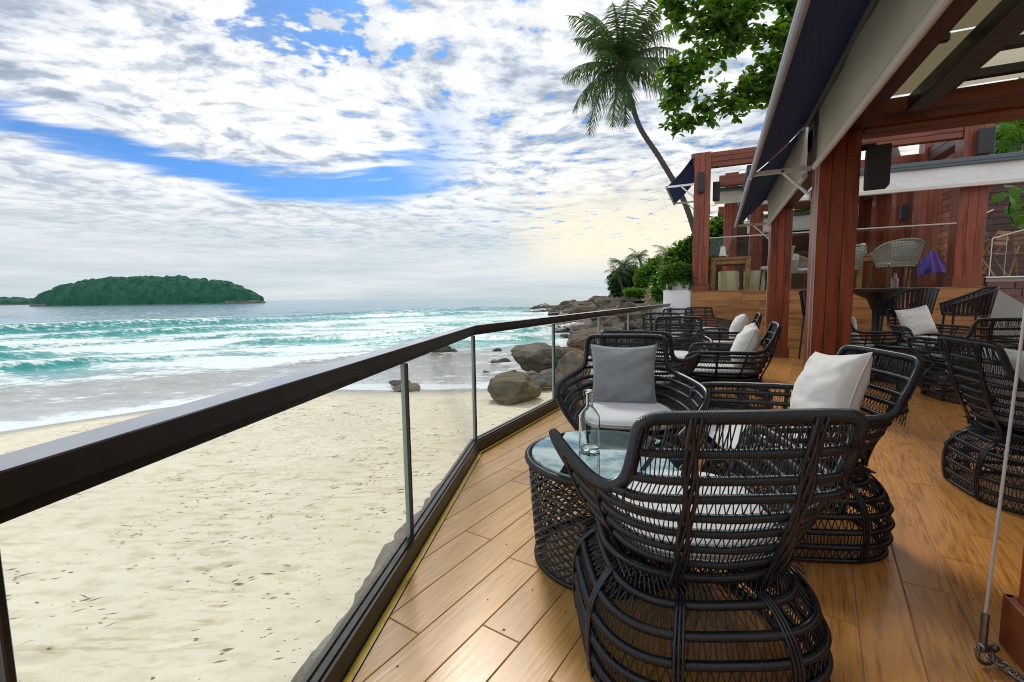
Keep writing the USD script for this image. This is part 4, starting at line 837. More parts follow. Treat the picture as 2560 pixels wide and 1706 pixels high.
def make_chair(label, loc, rz):
    g = np.random.default_rng(21)
    t = thing('wicker_armchair', label, 'armchair', loc, rz, 'black wicker armchairs on the deck')
    rim = spline(rim_half + [(-x, y, z) for x, y, z in rim_half[::-1]], 10)
    part('rim', one(wrapped(rim, 0.0175, 10)), m_cane, t, smooth=True)
    w, b, f = level(0.375)
    ring = resample(spline([(w, f*0.3, .375), (w, -b+0.15, .375), (w-0.08, -b+0.03, .375), (0, -b-0.012, .375), (-w+0.08, -b+0.03, .375), (-w, -b+0.15, .375), (-w, f*0.3, .375), (-w+0.01, f, .375), (-w+0.09, f+0.04, .375), (0, f+0.055, .375), (w-0.09, f+0.04, .375), (w-0.01, f, .375)], 8, closed=True), 0.02, closed=True)
    part('hoop', one(wrapped(ring, 0.014, 8, closed=True)), m_cane, t, smooth=True)
    zs = [0.432, 0.487, 0.540, 0.590]
    for z in zs: part('hoop', one(wrapped(u_path(z), 0.0125, 8)), m_cane, t, smooth=True)
    bz = [0.650, 0.700, 0.772]
    for z in bz: part('hoop', one(wrapped(back_hoop(z), 0.0125 if z < 0.72 else 0.0135, 8)), m_cane, t, smooth=True)
    # upright bundles
    def shell_pt(s, z):
        if z <= 0.62: p, _ = at_frac(u_path(max(z, 0.376)), [s]); return p[0]
        p, _ = at_frac(back_hoop(z), [np.clip((s-0.5)*2.6+0.5, 0.0, 1)]); return p[0]
    for xs in (-0.135, 0.135):
        mb = MB()
        for k, o in enumerate((-0.013, -0.0045, 0.0045, 0.013)):
            zz = np.linspace(0.36, 0.866, 16)
            pts = np.stack([xs*np.interp(zz, [0.36, 0.88], [0.93, 1.08])+o+0.004*np.sin(zz*31+k*2), back_y(np.clip(zz, .375, .88))-0.017+0.003*np.cos(zz*27+k), zz], 1); mb.add(tube(pts, 0.0058, 5))
        part('stay', mb, m_cane2, t, smooth=True)
    for s in (0.14, 0.27, 0.73, 0.86):
        mb = MB()
        for k, o in enumerate((-0.006, 0.0, 0.006)):
            pts = []
            for z in np.linspace(0.375, 0.628, 10):
                p, n_ = at_frac(u_path(min(z, 0.60) if z > .376 else .3761), [s+o/1.9]); q = p[0].copy(); q[2] = z
                out = np.array([q[0], q[1]*0.6, 0]); out /= np.linalg.norm(out)+1e-9; pts.append(q+out*(0.015+0.003*math.sin(z*40+k)))
            mb.add(tube(np.array(pts), 0.0055, 5))
        part('stay', mb, m_cane2, t, smooth=True)
    # strands between the hoops
    A, Bp = [], []
    lv = [0.376] + zs
    def lace(pa, pb, step, tilt, jit=0.25):
        n_ = int(pa/step)
        return n_
    for k in range(len(lv)-1):
        pa, pb = u_path(lv[k]), u_path(lv[k+1]); n_ = int(at_frac(pb, [0])[1]/0.0118)
        s = np.linspace(0.004, 0.996, n_); tl = np.where(np.arange(n_) % 2 == 0, 1, -1)*0.0042*(0.6+0.8*g.random(n_)) if k % 2 == 0 else np.where(np.arange(n_) % 2 == 0, 1, -1)*0.0008 + 0.001*g.standard_normal(n_)
        a, _ = at_frac(pa, np.clip(s+tl, 0, 1)); b_, _ = at_frac(pb, np.clip(s-tl, 0, 1)); A.append(a); Bp.append(b_)
    # from the top hoop to the arm rim
    arm_z = lambda q: np.interp(np.abs(q[:, 0])*0 + q[:, 1], [-0.40, -0.262, -0.185, -0.06, 0.24, 0.325, 0.36], [0.65, 0.65, 0.632, 0.630, 0.628, 0.612, 0.57])
    pa = u_path(0.590); n_ = 150; s = np.linspace(0.01, 0.99, n_); s = s[(s < 0.345) | (s > 0.655)]; a, _ = at_frac(pa, s); b_ = a.copy(); b_, _ = at_frac(pa, np.clip(s+0.006*np.where(np.arange(len(s)) % 2 == 0, 1, -1), 0, 1)); b_ = b_*np.array([1.02, 1, 1]); b_[:, 2] = arm_z(b_); A.append(a); Bp.append(b_)
    # the back: from the seat hoop up to each back hoop and the top rail
    prev = 0.590
    for k, z in enumerate(bz):
        w0 = back_w(max(prev, .65))-0.012; n_ = int(2*w0/0.0105); x = np.linspace(-w0, w0, n_); sw = np.where(np.arange(n_) % 2 == 0, 1, -1)*(0.006 if k == 0 else 0.0035 if k == 1 else 0.002)*(0.5+g.random(n_)) + (0.004*g.standard_normal(n_) if k == 2 else 0)
        bow = lambda zz, xx: np.interp(zz, [0.375, 0.5, 0.59], [-0.245, -0.300, -0.332]) if zz < 0.62 else back_y(zz)
        a = np.stack([x-sw, bow(prev, x)+0.05*(np.abs(x)/0.36)**3, np.full(n_, prev)], 1); b_ = np.stack([(x+sw)*(back_w(z)-0.006)/max(w0, 1e-3), back_y(z)+0.03*(np.abs(x)/w0)**3, np.full(n_, z)], 1); A.append(a); Bp.append(b_); prev = z
    n_ = 46; x = np.linspace(-0.255, 0.255, n_); jt = 0.010*g.standard_normal(n_)*1.1
    topz = np.where(np.abs(x) > 0.2, 0.860-(np.abs(x)-0.2)*0.4, 0.862)
    for rep in (0, 1):
        A.append(np.stack([x*1.06, back_y(0.772)+0.0*x+0.012*(np.abs(x)/0.26)**2 - 0.008*rep, np.full(n_, 0.772)], 1)); Bp.append(np.stack([x+jt*(1 if rep else -0.8), back_y(0.88)+0.012*(np.abs(x)/0.26)**2 - 0.008*rep, topz], 1))
    sheet = [sticks(np.vstack(A), np.vstack(Bp), 0.0018, 5)]
    # seat support and front skirt
    xs_ = np.linspace(-0.255, 0.255, 34); sheet.append(sticks(np.stack([xs_, np.full(34, 0.345), np.full(34, 0.374)], 1), np.stack([xs_, np.full(34, -0.235), np.full(34, 0.374)], 1), 0.003, 4))
    mb = MB()
    for s_ in sheet: mb.add(s_)
    part('weave', mb, m_cane2, t, smooth=True, kind='stuff')
    # the drum base
    lev = [(0.012, .330, .350), (0.075, .338, .360), (0.142, .340, .362), (0.208, .335, .355), (0.268, .314, .330), (0.316, .266, .278), (0.334, .180, .185)]
    pl = [superellipse(rx, ry, z, 120) for z, rx, ry in lev]
    for k, p in enumerate(pl): part('base_hoop', one(wrapped(p, 0.0135 if k else 0.011, 7, closed=True, pitch=0.005)), m_cane, t, smooth=True)
    for a_ in range(8):
        mb = MB(); ph = (a_+0.5)/8
        for k in (-1, 0, 1):
            pts = []
            for p, (z, rx, ry) in zip(pl, lev):
                q, _ = at_frac(np.vstack([p, p[:1]]), [(ph + k*0.0045) % 1]); q = q[0]; o = q*np.array([1, 1, 0]); o /= np.linalg.norm(o); pts.append(q + o*0.014*(1 if z < 0.3 else 0.4) + np.array([0, 0, 0.013 if z > 0.3 else 0]))
            mb.add(tube(spline(pts, 4), 0.005, 5))
        part('base_stay', mb, m_cane2, t, smooth=True)
    A, Bp = [], []
    for k in range(len(pl)-1):
        pa, pb = np.vstack([pl[k], pl[k][:1]]), np.vstack([pl[k+1], pl[k+1][:1]])
        n_ = int(at_frac(pb, [0])[1]/(0.0135 if k < 4 else 0.012)); s = np.linspace(0, 1, n_, endpoint=False)
        tl = np.where(np.arange(n_) % 2 == 0, 1, -1)*(0.0038 if k % 2 == 0 else 0.0010)*(0.7+0.6*g.random(n_))
        a, _ = at_frac(pa, (s+tl) % 1); b_, _ = at_frac(pb, (s-tl) % 1); A.append(a); Bp.append(b_)
    # neck between base and shell
    pa = np.vstack([pl[-2], pl[-2][:1]]); n_ = 110; s = np.linspace(0, 1, n_, endpoint=False); a, _ = at_frac(pa, s); b_ = superellipse(0.255, 0.245, 0.372, n_); A.append(a); Bp.append(b_)
    part('base_weave', one(sticks(np.vstack(A), np.vstack(Bp), 0.0021, 5)), m_cane2, t, smooth=True, kind='stuff')
    part('neck_hoop', one(wrapped(superellipse(0.235, 0.225, 0.356, 90), 0.011, 6, closed=True, pitch=0.006)), m_cane, t, smooth=True)
    # cushion
    P_, Q_ = 34, 12; lat = np.linspace(-PI/2, PI/2, Q_); a = np.linspace(0, 2*PI, P_*2, endpoint=False); v = []
    for la in lat:
        ce, se = np.sign(np.cos(la))*np.abs(np.cos(la))**0.42, np.sign(np.sin(la))*np.abs(np.sin(la))**0.75
        c, s = np.cos(a), np.sin(a); x = 0.30*ce*np.sign(c)*np.abs(c)**0.62; y = 0.045+0.305*ce*np.sign(s)*np.abs(s)**0.62
        v.append(np.stack([x, y, 0.428+0.042*se*(1+0.25*(1-(x/0.32)**2-((y-.045)/0.33)**2))], 1))
    v = np.array(v).reshape(-1, 3); v[:, 2] += 0.005*(fb3(v, 9.0, 3, 2)-0.5); v[:, 0] *= 0.72+0.26*np.clip((v[:, 1]+0.26)/0.45, 0, 1); v[:, 1] = np.where(v[:, 1] < 0, v[:, 1]*0.88, v[:, 1])
    part('seat_cushion', (v, quads(Q_, P_*2, wrap_j=True)), m_cushion, t, smooth=True)
    pip = superellipse(0.302, 0.307, 0.43, 90, 3.2) + np.array([0, 0.045, 0]); pip[:, 0] *= 0.72+0.26*np.clip((pip[:, 1]+0.26)/0.45, 0, 1); pip[:, 1] = np.where(pip[:, 1] < 0, pip[:, 1]*0.88, pip[:, 1]); part('piping', tube(pip, 0.004, 5, closed=True), m_cushion, t, smooth=True)
    return t
G_ARM = 'black wicker armchairs on the deck'
chairs = [
  ('black wicker armchair with its back to the camera, nearest and largest of all', (0.560, 1.425), 0),
  ('black wicker armchair with dark grey pillow, facing the camera behind the glass table', (0.715, 2.80), 168),
  ('black wicker armchair holding the bright white pillow, turned to the left', (1.35, 2.17), 84),
  ('black wicker armchair in side view beyond, its white pillow half hidden by the back', (2.06, 4.30), 66),
  ('empty black wicker armchair turned away, directly behind the grey pillow chair', (1.12, 3.83), -28),
  ('black wicker armchair facing the camera, tall back beside the side-view chair', (1.93, 5.36), 155),
  ('farther black wicker armchair in side view with pillow, in front of the clad wall', (3.02, 6.36), 66),
  ('black wicker armchair with back to the camera near the end of the glass railing', (2.46, 7.30), -28),
  ('black wicker armchair near the clad wall, third from the white block', (3.12, 8.55), 160),
  ('small distant black wicker armchair right against the clad wall', (3.92, 9.25), 175),
  ('black wicker armchair facing the camera with tilted white pillow before the bar chairs', (6.08, 6.72), 172),
  ('black wicker armchair in side view with back toward the thick red column', (4.55, 6.10), -75),
  ('black wicker armchair at right, its broad back to the camera before the small glass table', (4.84, 4.74), -10),
  ('large black wicker armchair at the right edge, turned away to the right', (2.92, 2.43), -108),
]
base_chair = make_chair(chairs[0][0], (*chairs[0][1], 0), chairs[0][2])
for lab, (x, y), rz in chairs[1:]: copy_of(base_chair, 'wicker_armchair', (x, y, 0), rz, label=lab)

def pillow(name, label, chair, mat, w=0.43, tilt=-22, roll=0.0, off=(0, -0.17, 0.66), thick=0.105, seed=1, cat='pillow', group=None):
    (cx, cy), rz = chair
    n_ = 34; a = np.linspace(-1, 1, n_); U, V = np.meshgrid(a, a, indexing='ij')
    edge = (1-U**4)*(1-V**4); puff = np.clip((1-U**2)*(1-V**2), 0, 1)**0.42
    pin = 1 - 0.11*(1-np.abs(V)**2)*(U**2) ; pin2 = 1 - 0.11*(1-np.abs(U)**2)*(V**2)
    X_, Z_ = U*w/2*pin, V*w/2*pin2
    g = np.stack([X_*1.0, Z_*1.0, np.zeros_like(X_)], -1)
    wr = (fb3(g.reshape(-1, 3)*np.array([5, 9, 1]), 1.0, 4, seed).reshape(n_, n_)-0.5) + 0.6*np.sin((U*1.3+V*2.1+2.2*fb3(g.reshape(-1, 3), 4.0, 2, seed+9).reshape(n_, n_))*5.0)*0.25*(np.abs(U*V)**0.5)
    Yf = thick*puff + 0.05*wr*np.minimum(edge*2, 1); Yb = -thick*puff + 0.03*wr*np.minimum(edge*2, 1)
    f_ = np.stack([X_, Yf, Z_], -1).reshape(-1, 3); b_ = np.stack([X_, Yb, Z_], -1).reshape(-1, 3)
    t = thing(name, label, cat, (0, 0, 0), 0, group)
    R = rotz(rz) @ rotx(tilt) @ roty(roll); loc = rotz(rz) @ np.array(off) + np.array([cx, cy, 0])
    q = quads(n_, n_); mb = MB()
    mb.add(((f_ @ R.T)+loc, q)); mb.add(((b_ @ R.T)+loc, q[:, ::-1]))
    mesh = trimesh.Trimesh(*mb.get(), process=False); mesh.merge_vertices(digits_vertex=5)
    part('cover', (mesh.vertices, mesh.faces), mat, t, smooth=True)
    rim_ = np.concatenate([f_.reshape(n_, n_, 3)[:, 0], f_.reshape(n_, n_, 3)[-1, 1:], f_.reshape(n_, n_, 3)[-2::-1, -1], f_.reshape(n_, n_, 3)[0, -2:0:-1]])
    part('seam', tube((rim_ @ R.T)+loc, 0.0028, 5, closed=True), mat, t, smooth=True)
C_ = [c[1:] for c in chairs]
pillow('pillow', 'dark grey square pillow leaning in the armchair behind the glass table', C_[1], m_greypillow, w=0.425, seed=3, off=(0.02, -0.10, 0.625), tilt=14)
pillow('pillow', 'bright white pillow in the armchair at the centre right', C_[2], m_pillow, w=0.41, seed=5, off=(-0.01, -0.155, 0.672), tilt=20, roll=7)
pillow('pillow', 'white pillow tucked in the side-view armchair beside the farther red column', C_[3], m_pillow, w=0.42, seed=7, off=(0.02, -0.14, 0.66), tilt=22, roll=-4)
pillow('pillow', 'small white pillow in the farther side-view armchair before the clad wall', C_[6], m_pillow, w=0.42, seed=9, off=(0, -0.14, 0.67), tilt=22)
pillow('pillow', 'white pillow standing tilted in the armchair in front of the bar stools', C_[10], m_pillow, w=0.46, seed=11, off=(0.0, -0.13, 0.69), tilt=18, roll=12)
pillow('pillow', 'cream pillow showing past the curved rim of the right edge armchair', C_[13], m_pillow, w=0.42, seed=13, off=(0.0, -0.12, 0.63), tilt=20)
pillow('pillow', 'pale pillow just showing at the right edge of the thick red column', C_[11], m_pillow, w=0.40, seed=15, off=(0.0, -0.13, 0.64), tilt=20)

def make_table(label, loc):
    t = thing('basket_table', label, 'side table', loc, 0, 'woven drum side tables')
    R0, R1, Hh = 0.335, 0.300, 0.455
    rad = lambda z: R1 + (R0-R1)*(z/Hh)**0.8
    mb = MB(); n_ = 40
    th = np.arange(n_)*2*PI/n_
    for sgn in (1, -1):
        for a0 in th:
            zz = np.linspace(0.015, Hh-0.01, 12); a = a0 + sgn*(zz/Hh)*2.15
            for o in (-0.004, 0.004):
                rr = rad(zz)+sgn*0.002; mb.add(tube(np.stack([rr*np.cos(a+o*2), rr*np.sin(a+o*2), zz], 1), 0.0031, 4, cap=False))
    for z in np.arange(0.03, Hh, 0.046):
        for o in (-0.0045, 0.0045):
            a = np.linspace(0, 2*PI, 64, endpoint=False); mb.add(tube(np.stack([rad(z)*np.cos(a), rad(z)*np.sin(a), np.full(64, z+o)], 1), 0.0028, 4, closed=True))
    part('basket_weave', mb, m_cane2, t, smooth=True, kind='stuff')
    for z, r in ((Hh, 0.015), (0.012, 0.011)):
        a = np.linspace(0, 2*PI, 160, endpoint=False); part('rim_hoop', one(wrapped(np.stack([(rad(z)+0.002)*np.cos(a), (rad(z)+0.002)*np.sin(a), np.full(160, z)], 1), r, 8, closed=True, pitch=0.011, amp=0.12)), m_cane, t, smooth=True)
    top = MB(); xs = np.arange(-0.30, 0.301, 0.011); hw = np.sqrt(0.315**2-xs**2)
    top.add(sticks(np.stack([xs, -hw, np.full(len(xs), Hh-0.004)], 1), np.stack([xs, hw, np.full(len(xs), Hh-0.004)], 1), 0.0042, 4))
    xs = np.arange(-0.30, 0.301, 0.05); hw = np.sqrt(0.315**2-xs**2); top.add(sticks(np.stack([-hw, xs, np.full(len(xs), Hh+0.0)], 1), np.stack([hw, xs, np.full(len(xs), Hh+0.0)], 1), 0.004, 4))
    part('woven_top', top, m_cane2, t, kind='stuff')
    part('glass_top', one(revolve([(0.0001, Hh+0.008), (0.318, Hh+0.008), (0.3205, Hh+0.010), (0.3205, Hh+0.015), (0.318, Hh+0.017), (0.0001, Hh+0.017)], 72)), m_tableglass, t)
    part('glass_rim', one(revolve([(0.3207, Hh+0.009), (0.3217, Hh+0.0125), (0.3207, Hh+0.016)], 72)), m_edgeglass, t, smooth=True)
    return t
tb = make_table('round woven drum table with teal glass top holding the glass bottle', (0.40, 1.93, 0))
copy_of(tb, 'basket_table', (5.02, 5.72, 0), 40, label='second woven drum table with glass top, below the tilted white pillow')
copy_of(tb, 'basket_table', (1.50, 4.62, 0), 20, label='woven drum table mostly hidden between the empty chair and the side-view chair')

def bottle(label, loc, h=0.26, r=0.043, stopper=True):
    t = thing('glass_bottle', label, 'bottle', loc)
    k = h/0.26
    prof = [(0.0001, 0.006), (r*0.9, 0.0), (r, 0.008*k), (r, 0.135*k), (r*0.93, 0.155*k), (r*0.62, 0.178*k), (0.017*k, 0.192*k), (0.0145*k, 0.205*k), (0.0145*k, 0.244*k), (0.0175*k, 0.246*k), (0.0175*k, 0.258*k), (0.012*k, 0.26*k)]
    inner = [(p[0]-0.0035 if p[0] > 0.01 else p[0], p[1]+(0.006 if i == 0 else 0.0)) for i, p in enumerate(prof)]
    inner[1] = (r*0.86, 0.010); inner[2] = (r-0.0035, 0.016*k)
    part('glass', one(revolve(prof + inner[::-1], 40)), m_bottle, t, smooth=60)
    if stopper:
        part('clip_wire', tube(spline([(0.019*k, 0, 0.235*k), (0.026*k, 0, 0.245*k), (0.024*k, 0, 0.262*k), (0.0, 0, 0.268*k), (-0.024*k, 0, 0.262*k), (-0.026*k, 0, 0.245*k), (-0.019*k, 0, 0.235*k)], 6), 0.0013, 5), m_steel, t, smooth=True)
        part('stopper', one(revolve([(0.0001, 0.255*k), (0.011*k, 0.255*k), (0.013*k, 0.262*k), (0.008*k, 0.268*k), (0.0001, 0.269*k)], 16)), m_lampshade, t, smooth=True)
bottle('clear swing-top glass bottle standing on the near round table', (0.335, 1.955, 0.4725), h=0.262, r=0.046)
def shaker(label, loc):
    t = thing('salt_shaker', label, 'shaker', loc)
    part('jar', one(revolve([(0.0001, 0), (0.022, 0), (0.024, 0.01), (0.020, 0.07), (0.019, 0.08)], 20)), m_bottle, t, smooth=40); part('cap', one(revolve([(0.020, 0.08), (0.021, 0.10), (0.012, 0.112), (0.0001, 0.113)], 20)), m_steel, t, smooth=40)
shaker('little glass shaker with steel cap on the second drum table', (5.21, 5.66, 0.4725))

# high round table and bar stools
hc = uv(9.75, 2.55)
ht = thing('bar_table', 'high round dark woven bar table against the clad wall', 'bar table', (hc[0], hc[1], 0))
part('table_top', one(revolve([(0.0001, 1.135), (0.62, 1.135), (0.64, 1.15), (0.64, 1.185), (0.62, 1.195), (0.0001, 1.195)], 64)), m_blackmetal, ht, smooth=40)
a = np.arange(150)*2*PI/150; part('rim_binding', one(sticks(np.stack([0.642*np.cos(a), 0.642*np.sin(a), np.full(150, 1.135)], 1), np.stack([0.642*np.cos(a), 0.642*np.sin(a), np.full(150, 1.198)], 1), 0.010, 5)), m_cane, ht, smooth=True, kind='stuff')
part('pedestal', one(revolve([(0.40, 1.14), (0.16, 1.02), (0.07, 0.80), (0.06, 0.1), (0.30, 0.03), (0.32, 0.0)], 32)), m_blackmetal, ht, smooth=True)
bottle('clear glass bottle standing on the high bar table', (hc[0]+0.02, hc[1]-0.30, 1.197), h=0.25, r=0.048, stopper=False)
def make_barstool(label, loc, rz):
    t = thing('bar_chair', label, 'bar chair', loc, rz, 'black strapped bar chairs')
    top = spline([(0.27, 0.27, 0.93), (0.285, 0.10, 1.00), (0.285, -0.12, 1.10), (0.24, -0.235, 1.165), (0.10, -0.265, 1.185), (-0.10, -0.265, 1.185), (-0.24, -0.235, 1.165), (-0.285, -0.12, 1.10), (-0.285, 0.10, 1.00), (-0.27, 0.27, 0.93)], 8)
    low = spline([(0.23, 0.25, 0.76), (0.245, 0.08, 0.76), (0.235, -0.12, 0.76), (0.19, -0.19, 0.76), (0.08, -0.21, 0.76), (-0.08, -0.21, 0.76), (-0.19, -0.19, 0.76), (-0.235, -0.12, 0.76), (-0.245, 0.08, 0.76), (-0.23, 0.25, 0.76)], 8)
    part('top_rail', tube(top, 0.018, 8), m_cane, t, smooth=True); part('seat_rail', tube(low, 0.014, 8), m_cane, t, smooth=True)
    for k in range(27):
        s = (k+0.5)/27; a_, _ = at_frac(top, [s-0.0155, s+0.0155]); b_, _ = at_frac(low, [s-0.010, s+0.010]); out = np.array([a_[0][0], a_[0][1], 0]); out /= np.linalg.norm(out); o = out*0.010
        v = np.array([a_[0]+o, a_[1]+o, b_[1]+o, b_[0]+o, a_[0]-o, a_[1]-o, b_[1]-o, b_[0]-o]); part('strap', (v, np.array([[0, 3, 2], [0, 2, 1], [4, 5, 6], [4, 6, 7], [0, 1, 5], [0, 5, 4], [2, 3, 7], [2, 7, 6], [1, 2, 6], [1, 6, 5], [3, 0, 4], [3, 4, 7]])), m_cane2, t)
    part('seat', bevel_box((0, 0.03, 0.775), (0.46, 0.44, 0.05), 0.02), m_blackmetal, t)
    for sx in (-1, 1):
        for sy in (-1, 1): part('leg', tube([(sx*0.20, 0.03+sy*0.19, 0.76), (sx*0.235, 0.03+sy*0.225, 0.0)], 0.016, 8), m_blackmetal, t)
    part('foot_rail', tube([(0.225, 0.245, 0.28), (0.225, -0.185, 0.28), (-0.225, -0.185, 0.28), (-0.225, 0.245, 0.28)], 0.010, 6, closed=True), m_blackmetal, t)
    return t
q1 = uv(9.05, 2.75); q2 = uv(9.45, 3.62); q3 = uv(9.30, 1.66)
bs = make_barstool('black strapped bar chair with its back to the camera at the high round table', (q1[0], q1[1], 0), 2)
copy_of(bs, 'bar_chair', (q2[0], q2[1], 0), 62, label='black strapped bar chair in side view at the right of the high table')
copy_of(bs, 'bar_chair', (q3[0], q3[1], 0), -55, label='black bar chair partly hidden just right of the thick red column')

# ------------------------------------------------------------------ furniture on the upper terrace
def make_ropechair(label, loc, rz):
    t = thing('rope_chair', label, 'rope chair', loc, rz, 'grey rope dining chairs on the upper terrace')
    n_ = 30; a = np.linspace(-0.08*PI, 1.08*PI, n_)
    rows = 9; G = np.zeros((rows, n_, 3))
    for i in range(rows):
        f = i/(rows-1); back = np.sin(np.clip(a, 0, PI))
        zt = 0.74 + 0.22*back**0.7; zz = 0.45 + (zt-0.45)*f; w = 0.29 + 0.09*f**0.8
        G[i] = np.stack([w*1.08*np.cos(a), 0.06 - (w+0.02)*np.sin(a), zz], 1)
    part('top_rail', tube(G[-1], 0.020, 8), m_rope, t, smooth=True); part('seat_rail', tube(G[0], 0.014, 8), m_rope, t, smooth=True)
    mb = MB()
    for i in range(1, rows-1):
        for o in (-0.008, 0.008): mb.add(tube(G[i]+np.array([0, 0, o]), 0.006, 4))
    for j in range(n_):
        for o in (-1, 1): jj = np.clip(j+0.16*o, 0, n_-1); c = G[:, int(jj)]*(1-jj % 1)+G[:, min(int(jj)+1, n_-1)]*(jj % 1); mb.add(tube(c, 0.006, 4))
    part('rope_weave', mb, m_rope, t, smooth=True, kind='stuff')
    part('cushion', bevel_box((0, 0.06, 0.50), (0.52, 0.50, 0.09), 0.035), m_cushion, t, smooth=60)
    part('back_cushion', transform(bevel_box((0, 0, 0), (0.44, 0.11, 0.34), 0.04), (0, -0.17, 0.77), R=rotx(-12)), m_cushion, t, smooth=60)
    for sx in (-1, 1):
        for sy in (-1, 1): part('leg', tube([(sx*0.24, 0.06+sy*0.22, 0.47), (sx*0.27, 0.06+sy*0.25, 0.0)], 0.013, 8), m_blackmetal, t)
    return t
def at_uv(u, v, z=1.2): p = uv(u, v, z); return (p[0], p[1], z)
rc = make_ropechair('large grey rope chair with rounded woven back, right of the thick red column', at_uv(11.75, 3.36), -12)
copy_of(rc, 'rope_chair', at_uv(11.9, 1.22), 62, label='grey rope chair in side view with cushion at the left wooden table')
copy_of(rc, 'rope_chair', at_uv(12.6, 2.66), 10, label='grey rope chair half hidden by the right side of thick red column')
copy_of(rc, 'rope_chair', at_uv(13.6, 1.9), -150, label='rope chair dimly seen between the two middle red columns')
copy_of(rc, 'rope_chair', at_uv(13.4, 4.3), 150, label='dark cushioned rope chair seen low beside the tall right column')
def wood_table(label, u, v, w, d, h, rz=UVROT):
    t = thing('wooden_table', label, 'table', at_uv(u, v), rz)
    for k in range(4): part('top_board', bevel_box((0, -d/2+(k+0.5)*d/4, h-0.03), (w, d/4-0.003, 0.06), 0.004), W_teak, t)
    for sx in (-1, 1):
        for sy in (-1, 1): part('leg', bevel_box((sx*(w/2-0.05), sy*(d/2-0.05), (h-0.06)/2), (0.095, 0.095, h-0.06), 0.006), W_teak, t)
        part('apron', bevel_box((sx*(w/2-0.05), 0, h-0.11), (0.04, d-0.2, 0.09), 0.004), W_teak, t)
    for sy in (-1, 1): part('apron', bevel_box((0, sy*(d/2-0.05), h-0.11), (w-0.2, 0.04, 0.09), 0.004), W_teak, t)
wood_table('honey coloured wooden table near the left corner column of upper terrace', 11.75, 0.28, 0.80, 0.80, 0.76)
wood_table('wooden table holding the white lamp behind the big rope chair', 13.0, 3.35, 0.95, 0.95, 0.78)
wood_table('wooden table deep in the upper terrace at centre', 14.8, 2.2, 0.9, 0.9, 0.76)
def lamp(label, u, v, z):
    t = thing('table_lamp', label, 'lamp', at_uv(u, v, z))
    part('shade', one(revolve([(0.075, 0.05), (0.045, 0.27), (0.042, 0.27), (0.071, 0.05)], 24)), m_lampshade, t, smooth=True); part('base', one(revolve([(0.0001, 0), (0.085, 0), (0.085, 0.035), (0.06, 0.05), (0.0001, 0.05)], 24)), m_speaker2, t, smooth=40)
lamp('white cone table lamp on the honey coloured wooden table', 11.72, 0.12, 1.96)
lamp('white cone table lamp on the table behind the big rope chair', 12.95, 3.05, 1.98)
def stool(label, u, v):
    t = thing('drum_stool', label, 'stool', at_uv(u, v), 0, None)
    th_ = np.linspace(0, 2*PI, 40, endpoint=False); prof = [(0.001, 0.0), (0.19, 0.0), (0.20, 0.02), (0.215, 0.15), (0.21, 0.30), (0.215, 0.42), (0.205, 0.45), (0.001, 0.452)]
    v_, f_ = revolve(prof, 40); a_ = np.arctan2(v_[:, 1], v_[:, 0]); k_ = 1+0.05*np.sin(a_*9+v_[:, 2]*7); v_[:, :2] *= k_[:, None]; part('body', (v_, f_), m_stump, t, smooth=40); part('seat_top', one(revolve([(0.0001, 0.462), (0.19, 0.461), (0.20, 0.452), (0.19, 0.45)], 40)), m_stump, t, smooth=40)
stool('cream fluted drum stool under the honey coloured table', 11.62, 0.26)
stool('cream drum stool beside the side-view rope chair legs', 11.9, 0.80)
for v in (0.98, 1.08): pass
# potted herbs, cloth, folding chairs
def pot(label, u, v, z, s=1.0):
    t = thing('potted_herb', label, 'potted plant', at_uv(u, v, z)); part('pot', one(revolve([(0.0001, 0), (0.04*s, 0), (0.055*s, 0.09*s), (0.047*s, 0.09*s), (0.04*s, 0.07*s), (0.0001, 0.07*s)], 20)), m_stump, t, smooth=40)
    g = np.random.default_rng(int(u*100)); mb = MB()
    for k in range(26): leafq(mb, g.normal(0, 0.035*s, 3)+np.array([0, 0, 0.14*s]), g.normal(0, 1, 3)+np.array([0, 0, 0.8]), 0.045*s, 0.022*s, g)
    part('leaves', mb, m_bright, t)
def leafq(mb, c, d, ln, wd, g, droop=0.25):
    d = d/np.linalg.norm(d); s = np.cross(d, [0, 0, 1.0]+0.3*g.normal(size=3)); s /= np.linalg.norm(s)+1e-9; n_ = np.cross(s, d)
    p = [c, c+d*ln*0.35+s*wd*0.5+n_*0.04*ln, c+d*ln*0.75+s*wd*0.42-n_*droop*0.25*ln, c+d*ln-n_*droop*ln, c+d*ln*0.75-s*wd*0.42-n_*droop*0.25*ln, c+d*ln*0.35-s*wd*0.5+n_*0.04*ln]
    mb.add((np.array(p), np.array([[0, 1, 5], [1, 2, 4], [1, 4, 5], [2, 3, 4]])))
pot('small herb in a cream pot beside the lamp on the left wooden table', 11.85, 0.19, 1.96)
pot('small yellow green herb pot beside the lamp behind the big rope chair', 13.0, 2.93, 1.98, 1.3)
pc = thing('draped_cloth', 'violet and blue cloth heaped over a chair back right of the big rope chair', 'cloth', at_uv(12.35, 4.05, 1.2), UVROT)
n_ = 26; A_, B_ = np.meshgrid(np.linspace(-1, 1, n_), np.linspace(0, 1, n_), indexing='ij')
hz_ = 0.50+0.20*np.exp(-((A_-0.12)/0.5)**2)*(1-B_*0.75) + 0.10*(1-B_) + 0.05*(fb(A_*3, B_*3, 2.0, 3, 4)-0.5)*2 - 0.22*B_
part('cloth', (np.stack([A_*(0.17+0.08*B_), -0.05-0.26*B_+0.04*np.sin(A_*9), hz_], -1).reshape(-1, 3), quads(n_, n_)), m_purple, pc, smooth=True)
